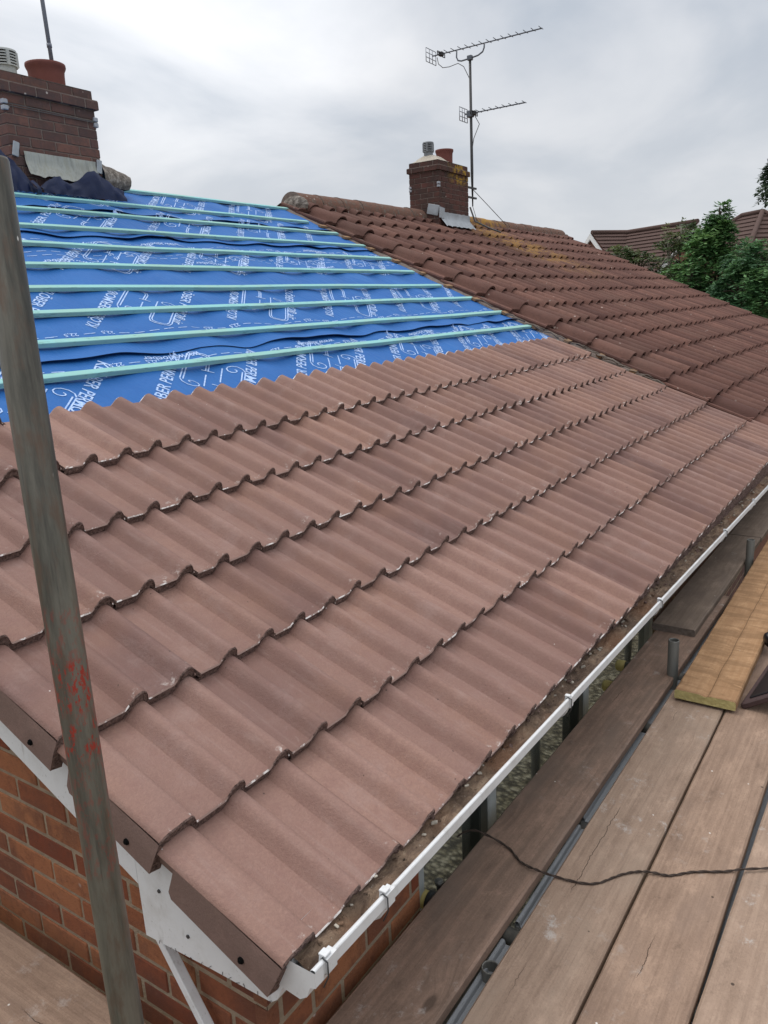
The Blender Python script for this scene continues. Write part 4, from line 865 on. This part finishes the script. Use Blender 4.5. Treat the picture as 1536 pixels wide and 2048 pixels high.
m_ = MB(); m_.tube([(AX, 5.66, 5.22), (AX, 5.665, 5.13), (AX, 5.64, 5.08), (AX, 5.58, 5.062), (AX, 5.42, 5.070), (AX, 5.28, 5.085), (AX, 5.20, 5.12), (AX, 5.175, 5.17), (AX, 5.17, 5.22)], .012, 8); m_.build('cradle_arm', 'alu', ta)
m_ = MB(); m_.box((AX, AY, 5.075), (.035, .04, .035), None, 0, .5, .006); m_.build('mast_clamp', 'alu', ta)
m_ = MB(); m_.box((AX, AY + .01, 4.262), (.045, .05, .05), None, 0, .5, .008); m_.build('mast_clamp', 'alu', ta)
m_ = MB(); m_.tube([(AX, 6.02, 5.20), (AX, 6.0, 5.10), (AX, 5.92, 5.03), (AX, 5.8, 5.02), (AX, 5.64, 5.04), (AX + .02, 5.55, 4.98), (AX + .03, 5.46, 4.80), (AX + .03, AY, 4.6), (AX + .03, AY, 4.4), (AX + .03, AY, 3.3)], .006, 6); m_.tube([(AX + .02, 5.36, 4.22), (AX + .05, 5.30, 4.1), (AX + .04, 5.40, 3.9), (AX + .03, AY, 3.75)], .006, 6)
m_.tube([(AX + .04, AY, 3.12), (AX + .35, 5.3, 2.88), (AX + .66, 5.12, 2.58)], .006, 6); m_.tube([(AX + .01, AY, 2.86), (AX - .02, AY - .1, 2.60)], .005, 6)
m_.tube([(nx1 + .02, 5.28, 2.80), (nx1 + .03, 5.20, 2.58), (nx1 + .16, 5.02, 2.47), (nx1 + .35, 4.9, 2.40)], .014, 6)
m_.build('cable', 'cable_pale', ta)
# ------------------------------------------------------------------ scaffold
def board(label, xa, xb_, yc, z, mat, wd=.226, th=.038, rot=0.0, wav=0.0, end='board_end_grey', zrot=None, y_as_x=False, cup=0.0, cat='board', grp='timber scaffold boards'):
    """a plank: its own mesh, length along local x, with eased and slightly uneven edges"""
    n_ = max(6, int((xb_ - xa) / .05)); m_ = MB(); Lh = (xb_ - xa) / 2; sx = R.uniform(0, 90)
    hw = wd / 2
    ring = [(-hw, -th + .003), (-hw, -.006), (-hw + .006, 0)] + [(-hw + .006 + (2 * hw - .012) * q / 10, 0) for q in range(1, 10)] + [(hw - .006, 0), (hw, -.006), (hw, -th + .003), (hw - .003, -th), (-hw + .003, -th)]
    rows = []
    for i in range(n_ + 1):
        u = -Lh + 2 * Lh * i / n_; ed = .0022 * ns(u * 3 + sx, 1) + .001 * ns(u * 14 + sx, 2)
        r_ = []
        for (a, b) in ring:
            zz = b
            if b > -.001: zz += .0012 * ns(u * 2.2 + sx, a * 9) - cup * (a / hw) ** 2
            if wav and b > -.007: zz += wav * (ns(u * 12 + sx, a * 5, 2) * .6 + .5 * abs(ns(u * 30 + a * 9 + sx, a * 3, 5))) - wav * 1.3 * math.exp(-(a - .012 * ns(u * 3)) ** 2 / .00001)
            r_.append((u, a + (ed if abs(a) > hw - .01 else 0) * (1 if a > 0 else -1), zz))
        rows.append(r_)
    m_.grid(rows, 0, .5, False, closed=True, flip=True); n2 = len(ring)
    b0 = 0; m_.face([i for i in range(n2)], 1, .5); m_.face([n_ * n2 + n2 - 1 - i for i in range(n2)], 1, .5)
    o = m_.build('scaffold_board', [mat, end])
    if y_as_x: o.location = (yc, (xa + xb_) / 2, z); o.rotation_euler = (0, 0, PI / 2 + rot)
    else: o.location = ((xa + xb_) / 2, yc, z); o.rotation_euler = (0, 0, rot)
    return tag(o, label, cat, grp)
board('dark brown scaffold board running closest beside the white gutter', -.75, 3.65, .022, -.50, 'board_a', rot=-.020)
board('short grey weathered board lying on top of the board by the gutter', 2.965, 4.83, .0, -.462, 'board_d', rot=-.016, wd=.215)
board('grey board farthest along under the far end of the gutter', 4.85, 8.2, -.045, -.464, 'board_d', rot=-.016, wd=.215)
board('dusty board with dried cement splashes ending at the pale new board', -.80, 2.335, -.239, -.498, 'board_b', rot=-.008)
board('tan board with a long crack in the middle of the walkway', -.80, 5.2, -.485, -.50, 'board_c', rot=-.008)
board('greyish outer board cut off by the lower right corner', -.80, 5.0, -.735, -.502, 'board_b', rot=-.020)
board('fresh orange board with rippled surface overlapping the dusty board', 2.235, 6.4, -.297, -.446, 'board_new', wd=.245, rot=-.003, wav=.0055, end='board_end')
board('dirty board along the gable wall below the corner pole', -.6, 3.2, -.137, -.50, 'board_c', y_as_x=True, rot=.0)
board('outer board on the gable side at the bottom left corner', -.4, 3.2, -.372, -.502, 'board_b', y_as_x=True, rot=.0)
def pole(label, p0, p1, name='scaffold_pole', mat='tube', r=.02415, parts=True, cat='pole', grp='upright scaffold poles', dr=1):
    p0, p1 = Vector(p0), Vector(p1); t_ = (p1 - p0); m_ = MB(); n_ = 24; ax = t_.normalized(); up = ax.orthogonal().normalized(); sd = ax.cross(up)
    prof = [(r, 0), (r, t_.length * .5), (r, t_.length - .003), (r - .0012, t_.length), (r - .0036, t_.length), (r - .0042, t_.length - .004), (r - .0042, t_.length - .25)]
    m_.grid([[p0 + ax * z_ + (up * math.cos(2 * PI * k / n_) + sd * math.sin(2 * PI * k / n_)) * r_ for k in range(n_)] for r_, z_ in prof], 0, .5, True, closed=True)
    return tag(m_.build(name, mat, None, (p0.x, p0.y, 0)), label, cat, grp)
d_ = Vector((-.011, -.025, -.991)) * .62; a_ = Vector((-.361, .086, 1.132)) - Vector((-.011, -.025, -.991)) * .245
pole('tall scaffold pole with red paint marks at the gable corner', a_ + d_ * 6.6, a_, mat='tube_red')
pole('short tube end standing proud between boards beside the fresh orange board', (2.483, -.100, ZG), (2.485, -.100, -.327))
pole('farther tube end rising beside the grey board under the gutter', (4.26, -.140, ZG), (4.262, -.140, -.322))
pole('open tube end sunk in the gap between the two nearest boards', (.588, -.098, ZG), (.588, -.098, -.529))
for (x_, ya, yb, lab, z_) in ((.745, .215, -1.1, 'cross tube with yellow cap beside the orange brick corner', -.563), (2.06, .14, -1.1, 'cross tube with yellow cap between boards before the orange board', -.563), (3.6, .16, -1.1, 'cross tube under the boards beyond the short tube', -.563), (2.43, .195, -.16, 'stub of yellow capped tube against the wall, nearer of the pair below the gutter', -.600), (2.60, .185, -.16, 'stub of yellow capped tube against the wall, farther of the pair below the gutter', -.563)):
    t = thing('transom', lab, 'tube', (x_, ya, z_), 'cross tubes under the boards'); m_ = MB(); m_.tube([(x_, ya, z_), (x_, yb, z_)], .0242, 16); m_.build('tube', 'tube', t)
    m_ = MB(); m_.lathe([(.001, .010), (.020, .009), (.027, .002), (.0275, -.035), (.0245, -.036)], (x_, ya, z_), 18, 0, .5, Vector((0, 1, 0))); m_.build('end_cap', 'yellow_cap', t)
t = thing('scaffold_coupler', 'steel coupler clamped by the yellow capped tube at the brick corner', 'coupler', (.745, .16, -.545)); m_ = MB()
m_.lathe([(.026, -.022), (.033, -.020), (.033, .020), (.026, .022)], (.745, .165, -.563), 14, 0, .5, Vector((0, 1, 0))); m_.build('band', 'steel_dark', t); m_ = MB(); m_.tube([(.775, .165, -.535), (.775, .165, -.50)], .008, 8); m_.tube([(.775, .165, -.515), (.775, .165, -.503)], .014, 6); m_.build('bolt', 'tube', t)
# steel staging below the boards, seen through the gaps
def staging(label, xa, xb_, ya, yb, z):
    m_ = MB(); pr_ = [(ya, -.045), (ya, .0), (ya + .003, .016), (ya - .010, .016), (ya - .012, .012), (ya - .012, -.045)]
    pr_ = [(ya, -.05), (ya, .010), (ya - .003, .013), (ya - .010, .013), (ya - .013, .010), (ya - .016, -.002), (yb + .016, -.002), (yb + .013, .010), (yb + .003, .013), (yb, .010), (yb, -.05)]
    m_.grid([[(x_, a, z + b) for x_ in (xa, (xa + xb_) / 2, xb_)] for a, b in pr_], 0, .5, False, flip=True); m_.box(((xa + xb_) / 2, (ya + yb) / 2, z - .020), ((xb_ - xa) / 2 - .001, (ya - yb) / 2 - .002, .014), None, 0)
    return tag(m_.build('staging_plank', 'staging', None, ((xa + xb_) / 2, (ya + yb) / 2, z)), label, 'staging plank', 'grey steel planks under the boards')
for (xa, xb_, lab, yy) in ((-.70, .712, 'grey steel plank below the nearest gap between boards', -.070), (.790, 1.30, 'grey steel plank under the middle of the gap beside the dusty board', -.078), (1.345, 2.025, 'grey steel plank under the gap just before the short tube', -.074), (2.10, 3.56, 'grey steel plank under the left edge of the fresh orange board', -.080)):
    staging(lab, xa, xb_, yy, -.345, -.562)
for (xa, xb_, lab) in ((-.70, .712, 'grey steel plank under the gap in the lower right corner'), (.79, 2.025, 'grey steel plank under the outer gap along the right edge')): staging(lab, xa, xb_, -.572, -.86, -.562)
for (y_, lab) in ((-.02, 'long ledger tube under the board by the gutter'), (-.98, 'long ledger tube along the outer side of the scaffold')):
    m_ = MB(); m_.tube([(-1.0, y_, -.612), (8.0, y_, -.612)], .0242, 14); tag(m_.build('ledger_tube', 'tube', None, (3.5, y_, -.612)), lab, 'tube')
# wire lying across the boards
wp = [(.985, .215, -.505), (1.0, .16, -.470), (1.012, .057, -.494), (.965, -.02, -.494), (.952, -.075, -.490), (.957, -.149, -.492), (.979, -.234, -.4935), (1.029, -.277, -.4935), (1.087, -.32, -.4935), (1.116, -.371, -.492), (1.135, -.425, -.4955), (1.18, -.472, -.4955), (1.227, -.547, -.4955), (1.269, -.609, -.492), (1.34, -.70, -.496), (1.42, -.79, -.497)]
def smooth_path(pts, n_=8):
    P_ = [Vector(p) for p in pts]; out = []
    for i in range(len(P_) - 1):
        a, b, c, d = P_[max(i - 1, 0)], P_[i], P_[i + 1], P_[min(i + 2, len(P_) - 1)]
        for k in range(n_):
            t_ = k / n_; out.append(0.5 * ((2 * b) + (c - a) * t_ + (2 * a - 5 * b + 4 * c - d) * t_ * t_ + (3 * b - a - 3 * c + d) * t_ ** 3))
    return out + [P_[-1]]
m_ = MB(); ph = smooth_path(wp, 9)
for o_ in (0, PI): m_.tube([p_ + Vector((.0022 * math.cos(i * .8 + o_), .0014 * math.sin(i * .5), .0020 * math.sin(i * .8 + o_))) for i, p_ in enumerate(ph)], .0023, 7)
tag(m_.build('twisted_wire', 'wire', None, (1.0, -.2, -.494)), 'thin brown twisted wire trailing across the boards from the gutter side', 'wire')
# white trim strip leaning down the gable wall
m_ = MB(); pa, pb = Vector((.018, .524, -.205)), Vector((.018, .305, -.545)); dv = (pb - pa).normalized(); sd = Vector((1, 0, 0)); q_ = dv.cross(sd)
m_.box((pa + pb) / 2, (.0125, .0115, (pb - pa).length / 2), (sd, q_, dv), 0, .5, .002)
tag(m_.build('trim_strip', 'upvc', None, (.018, .41, -.37)), 'narrow white plastic trim strip leaning on the gable brickwork below the eaves', 'trim strip')
# dark slab and round black thing at the right edge
t = thing('roof_slab', 'dark plum slab with black face propped on the boards at right edge', 'slab', (2.45, -.47, -.50))
fa, fb = Vector((2.30, -.425, -.493)), Vector((3.15, -.50, -.493)); ud = (fb - fa).normalized(); nd = Vector((-ud.y, ud.x, 0)); upv = (Vector((0, 0, 1)) * .55 - nd * .84).normalized(); nn = ud.cross(upv)
m_ = MB(); m_.box(fa + ud * .42 + upv * .13 + nn * .0, (.42, .13, .013), (ud, upv, nn), 0, .5, .005); m_.build('rim', 'plum', t)
m_ = MB(); m_.box(fa + ud * .42 + upv * .15 - nn * .0 + nn * -.010 if nn.z < 0 else fa + ud * .42 + upv * .15 + nn * .006, (.385, .115, .010), (ud, upv, nn), 0, .5, .003); m_.build('face', 'black_face', t)
t = thing('rubber_mallet', 'black rounded rubber head showing at the right edge above the slab', 'mallet', (2.94, -.44, -.45))
c_ = Vector((2.93, -.455, -.425)); ax = Vector((.5, -.85, .15)).normalized(); m_ = MB(); m_.lathe([(.001, -.040), (.022, -.038), (.034, -.030), (.039, -.012), (.039, .03), (.036, .045), (.026, .052), (.001, .054)], c_, 24, 0, .5, ax); m_.build('head', 'black_face', t)
m_ = MB(); m_.tube([c_ + Vector((.0, -.0, -.0)), c_ + Vector((.28, -.16, -.02))], .013, 10); m_.build('handle', 'black_face', t)
# ------------------------------------------------------------------ far houses
def far_roof(m_, A, B, down, length, rows_=16, thick=.05, hipa=0.0, hipb=0.0):
    A, B, down = Vector(A), Vector(B), Vector(down).normalized(); u = (B - A); un = u.normalized(); nn = u.normalized().cross(down); nn = nn if nn.z > 0 else -nn
    for k in range(rows_):
        a, b = length * k / rows_, length * (k + 1) / rows_
        P_ = lambda p, d_, h_, e_: p + down * d_ + un * e_ + nn * h_
        q = [P_(A, a, 0, -hipa * a), P_(B, a, 0, hipb * a), P_(B, b, thick, hipb * b), P_(A, b, thick, -hipa * b)]; m_.quad(q, 0, R.random())
        m_.quad([q[3], q[2], q[2] - nn * thick * 1.02, q[3] - nn * thick * 1.02], 0, .2)
hA = thing('detached_house', 'distant house with brown tiled roof and white gable bargeboards beyond the roof', 'house', (38, 9.5, ZG))
m_ = MB()
P1, P2, P3 = Vector((37.6, 10.78, 4.4)), Vector((35.6, 7.2, 4.4)), Vector((37.3, 13.05, 4.42))
dd = (P2 - P1).normalized(); dn = Vector((-dd.y, dd.x, 0)); dn = dn if dn.dot(Vector((-1, -.5, 0))) > 0 else -dn; sl = Vector((dn.x, dn.y, -.85))
far_roof(m_, P1, P2, sl, 4.6, 18, .05); far_roof(m_, P1, P2, Vector((-dn.x, -dn.y, -.85)), 4.6, 10)
# side wing with gable to the left
W0, W1 = Vector((37.45, 10.9, 4.36)), Vector((34.6, 11.45, 4.36))
wu = (W1 - W0).normalized(); wn = Vector((-wu.y, wu.x, 0))
G0 = Vector((36.05, 11.96, 4.41)); gd = (P1 - G0).normalized(); gn = Vector((-gd.y, gd.x, 0)); gn = gn if gn.dot(Vector((-1, 0, 0))) > 0 else -gn
far_roof(m_, G0, P1, Vector((gn.x, gn.y, -.85)), 3.2, 12, .05); far_roof(m_, G0, P1, Vector((-gn.x, -gn.y, -.85)), 3.2, 8)
m_.tube([G0 + Vector((0, 0, .05)), P1 + Vector((0, 0, .05)), P2 + Vector((0, 0, .05))], .11, 8)
m_.build('roof', 'far_tile', hA)
gb = G0 - gd * .06; s1 = Vector((gn.x, gn.y, -.85)).normalized(); s2 = Vector((-gn.x, -gn.y, -.85)).normalized()
m_ = MB()
for s_ in (s1, s2):
    q_ = Vector((0, 0, -1)); m_.quad([gb, gb + s_ * 3.2, gb + s_ * 3.2 + q_ * .26, gb + q_ * .26]); m_.quad([gb - gd * .05 + q_ * .0, gb - gd * .05 + s_ * 3.2, gb - gd * .05 + s_ * 3.2 + q_ * .24, gb - gd * .05 + q_ * .24])
for s_ in (Vector((dn.x, dn.y, -.85)).normalized(), Vector((-dn.x, -dn.y, -.85)).normalized()):
    q_ = Vector((0, 0, -1)); ge = P2 + dd * .05; m_.quad([ge, ge + s_ * 4.4, ge + s_ * 4.4 + q_ * .24, ge + q_ * .24])
m_.build('bargeboard', 'far_white', hA)
m_ = MB(); gw = G0 + gd * .12; m_.quad([gw, gw + s1 * 3.0, Vector(((gw + s1 * 3.0).x, (gw + s1 * 3.0).y, ZG)), Vector(((gw + s2 * 3.0).x, (gw + s2 * 3.0).y, ZG)), gw + s2 * 3.0])
e1 = P2 + Vector(sl).normalized() * 4.4 - dn * .3; e0 = P1 + Vector(sl).normalized() * 4.4 - dn * .3; m_.quad([e0, e1, (e1.x, e1.y, ZG), (e0.x, e0.y, ZG)]); m_.quad([e1, P2, P2 - dn * 3.0 + Vector((0, 0, -3.0)), Vector((P2.x - dn.x * 3, P2.y - dn.y * 3, ZG)), Vector((e1.x, e1.y, ZG))])
m_.build('brick_wall', 'far_brick', hA)
hB = thing('hipped_house', 'distant house with brown hipped roof rising behind the trees at right', 'house', (44, 6, ZG))
H1, H2 = Vector((43.8, 6.88, 5.2)), Vector((42.8, 5.81, 5.2)); hd = (H2 - H1).normalized(); hn = Vector((-hd.y, hd.x, 0)); hn = hn if hn.x < 0 else -hn
m_ = MB(); far_roof(m_, H1, H2, Vector((hn.x, hn.y, -.8)), 5.5, 16, .05, .72, .72); far_roof(m_, H1, H2, Vector((-hn.x, -hn.y, -.8)), 5.5, 8, .05, .72, .72)
c1 = H1 + Vector((hn.x, hn.y, -.8)).normalized() * 5.5 - hd * .72 * 5.5; c2 = H1 + Vector((-hn.x, -hn.y, -.8)).normalized() * 5.5 - hd * .72 * 5.5; m_.quad([H1, c1, c2], 0, .5)
c3 = H2 + Vector((hn.x, hn.y, -.8)).normalized() * 5.5 + hd * .72 * 5.5; c4 = H2 + Vector((-hn.x, -hn.y, -.8)).normalized() * 5.5 + hd * .72 * 5.5; 
for k in range(16):
    a, b = k / 16, (k + 1) / 16; up_ = Vector((0, 0, .05)) + hd * .03; q = [H2.lerp(c3, a), H2.lerp(c4, a), H2.lerp(c4, b) + up_, H2.lerp(c3, b) + up_]; m_.quad(q, 0, .5); m_.quad([q[3], q[2], q[2] - up_, q[3] - up_], 0, .2)
for a, b in ((H1, H2), (H1, c1), (H2, c3), (H1, c2), (H2, c4)): m_.tube([a + Vector((0, 0, .06)), b + Vector((0, 0, .06))], .12, 8)
m_.build('roof', 'far_tile', hB)
m_ = MB(); cs = [c1, c3, c4, c2]; ce = sum(cs, Vector()) / 4; cs = [c + (ce - c) * .06 for c in cs]
for a, b in zip(cs, cs[1:] + cs[:1]): m_.quad([a, b, (b.x, b.y, ZG), (a.x, a.y, ZG)])
m_.build('brick_wall', 'far_brick', hB)
# ------------------------------------------------------------------ trees
VW = Vector((CR.x, CR.y, 0)).normalized(); VD = Vector((CF.x, CF.y, 0)).normalized()
def tree(name, label, base, blobs, lmat, lsize=.13, bark='bark', per=1.0, rseed=1, trunk_r=.10, droop=.5, leaders=()):
    rr = random.Random(rseed); base = Vector(base); t_ = thing(name, label, 'tree', base, 'trees behind the red roof')
    top = max((Vector(b[0]) for b in blobs), key=lambda p: p.z); m_ = MB()
    cen = sum((Vector(b[0]) for b in blobs), Vector()) / len(blobs); fork = Vector((base.x * .6 + cen.x * .4, base.y * .6 + cen.y * .4, base.z + (cen.z - base.z) * .55))
    m_.tube([base, base.lerp(fork, .5) + Vector((.06, .04, 0)), fork], [trunk_r, trunk_r * .8, trunk_r * .6], 8)
    for (c, rad, n_) in blobs:
        c = Vector(c); mid = fork.lerp(c, .55) + Vector((rr.uniform(-.1, .1), rr.uniform(-.1, .1), .12)); m_.tube([fork, mid, c, c + Vector((0, 0, rad[2] * .7))], [trunk_r * .5, trunk_r * .32, trunk_r * .18, .008], 6)
        for _ in range(9):
            v_ = Vector((rr.gauss(0, 1), rr.gauss(0, 1), rr.gauss(.2, .8))).normalized(); e_ = c + Vector((v_.x * rad[0], v_.y * rad[1], v_.z * rad[2])) * .85; m_.tube([c.lerp(mid, rr.random() * .6), (c + e_) / 2 + Vector((0, 0, .05)), e_], [.022, .014, .005], 5)
    for pl in leaders: m_.tube(pl, [.035 - .028 * i / (len(pl) - 1) for i in range(len(pl))], 6)
    m_.build('trunk', bark, t_)
    lm = MB()
    for (c, rad, n_) in blobs:
        c = Vector(c)
        for _ in range(int(n_ * per * 1.9)):
            v_ = Vector((rr.gauss(0, 1), rr.gauss(0, 1), rr.gauss(0, 1))).normalized(); r_ = rr.uniform(.35, 1) ** .55 * rr.uniform(.82, 1.12)
            p_ = c + Vector((v_.x * rad[0], v_.y * rad[1], v_.z * rad[2])) * r_
            if ns(p_.x * 1.7, p_.y * 1.7, p_.z * 1.9) < -.12: continue
            out = Vector((v_.x, v_.y, v_.z * .5 + rr.uniform(-.1, .35))).normalized(); L_ = lsize * rr.uniform(1.4, 2.6); nl = rr.randint(5, 8)
            tb = min(1, max(0, .40 + .9 * ns(p_.x * 2.3, p_.y * 2.3, p_.z * 2.3 + 4) + rr.uniform(-.18, .18)))
            side = out.cross(Vector((0, 0, 1))); side = side.normalized() if side.length > .05 else Vector((1, 0, 0))
            for k in range(nl):
                f_ = (k + .6) / nl; q_ = p_ + out * L_ * f_ + Vector((0, 0, -droop * L_ * f_ * f_)); sg = 1 if k % 2 else -1
                ld = (out * .55 + side * sg * .75 + Vector((0, 0, rr.uniform(-.55, .1) * (.6 + droop)))).normalized(); wv = ld.cross(Vector((rr.uniform(-.5, .5), rr.uniform(-.5, .5), 1))).normalized()
                ll = lsize * rr.uniform(.8, 1.35); lw = ll * .22; nv = ld.cross(wv) * ll * .06
                lm.quad([q_, q_ + ld * ll * .45 + wv * lw + nv, q_ + ld * ll, q_ + ld * ll * .45 - wv * lw + nv], 0, min(1, max(0, tb + rr.uniform(-.15, .15))))
    lm.build('crown', lmat, t_); return t_
def vx(P_, a, up, d=0.0): return tuple(Vector(P_) + VW * a + Vector((0, 0, up)) + VD * d)
A0 = (22.4, 3.75, 1.85)                                               # around photo point (1425, 590)
tree('broadleaf_tree', 'dark green leafy tree with a tall spiky leader, behind the red roof', (22.9, 3.6, ZG), [(vx(A0, -.1, -.25), (.95, .8, .85), 420), (vx(A0, .35, .35), (.55, .5, .55), 230), (vx(A0, -.75, -.2), (.6, .6, .7), 240), (vx(A0, .0, .95), (.30, .28, .42), 110), (vx(A0, .0, 1.52), (.12, .12, .26), 60), (vx(A0, .0, 1.16), (.20, .2, .22), 70), (vx(A0, -.38, .75), (.30, .3, .35), 100), (vx(A0, .1, -1.1, .2), (1.5, .8, .9), 520), (vx(A0, -1.3, -.75, .2), (.8, .7, .7), 320), (vx(A0, 1.0, -.25, .3), (.7, .6, .6), 240)], 'leaf_green', .135, rseed=3, leaders=([vx(A0, .02, .3), vx(A0, .02, 1.0), vx(A0, .01, 1.80)],))
B0 = (19.9, 2.15, 1.75)
tree('bushy_tree', 'nearer dark bushy tree at the right edge below the hipped roof', (20.2, 1.9, ZG), [(vx(B0, .0, -.1), (.75, .7, .7), 420), (vx(B0, .35, .35), (.5, .5, .5), 260), (vx(B0, -.55, -.45), (.6, .6, .5), 280), (vx(B0, .5, -.7), (.9, .7, .8), 380), (vx(B0, -.25, .35, .5), (.45, .4, .35), 140), (vx(B0, -.7, -.95), (.7, .6, .5), 260)], 'leaf_dark', .12, rseed=8)
C0 = (24.3, 6.6, 2.55)
tree('low_shrub_tree', 'small olive green treetop showing just above the red roof verge', (24.6, 6.5, ZG), [(vx(C0, -.35, -.15), (.55, .5, .42), 170), (vx(C0, .25, -.35), (.6, .5, .45), 190), (vx(C0, .85, -.55), (.6, .5, .5), 190), (vx(C0, .3, -1.2), (1.0, .7, .7), 200)], 'leaf_olive', .13, rseed=15)
D0 = (23.1, 4.92, 2.26)
tree('birch_tree', 'thin reddish green tree with pale bare stems before the brown roof', (23.3, 4.9, ZG), [(vx(D0, .05, .70), (.42, .4, .40), 90), (vx(D0, -.25, .15), (.4, .4, .5), 90), (vx(D0, .35, .1), (.45, .4, .5), 150), (vx(D0, .15, -.6), (.8, .6, .7), 260), (vx(D0, .55, .75), (.28, .28, .3), 60)], 'leaf_olive', .12, bark='birch_bark', rseed=21, trunk_r=.05, leaders=([vx(D0, -.33, -.35), vx(D0, -.2, .1), vx(D0, -.02, .52), vx(D0, .12, .9)], [vx(D0, .15, .85), vx(D0, .35, .5), vx(D0, .5, .1)], [vx(D0, .14, .88), vx(D0, .28, .5), vx(D0, .36, .15)]))
E0 = (21.9, 2.50, 4.02)
tree('tall_tree', 'tall tree whose drooping grey green sprays hang in at the right edge', (22.2, .9, ZG), [(vx(E0, .25, .15), (.30, .3, .34), 70), (vx(E0, .22, -.25), (.34, .3, .26), 70), (vx(E0, .12, -.42), (.28, .3, .16), 40), (vx(E0, .45, .45), (.35, .3, .35), 80), (vx(E0, 1.3, .3), (.9, .9, 1.0), 260), (vx(E0, 1.9, -.9), (.9, .9, .9), 200)], 'leaf_grey', .13, rseed=33, droop=.8)
F0 = (26.5, 6.0, 1.1)
tree('distant_tree', 'dark tree filling the gap below the brown far roofs', (26.5, 5.2, ZG), [(vx(F0, .3, -.3), (1.1, .6, .55), 260), (vx(F0, 1.6, -.1), (1.1, .6, .7), 300), (vx(F0, 3.0, .0), (1.2, .6, .75), 320), (vx(F0, 4.4, .2), (1.2, .7, .8), 320)], 'leaf_dark', .15, rseed=41)
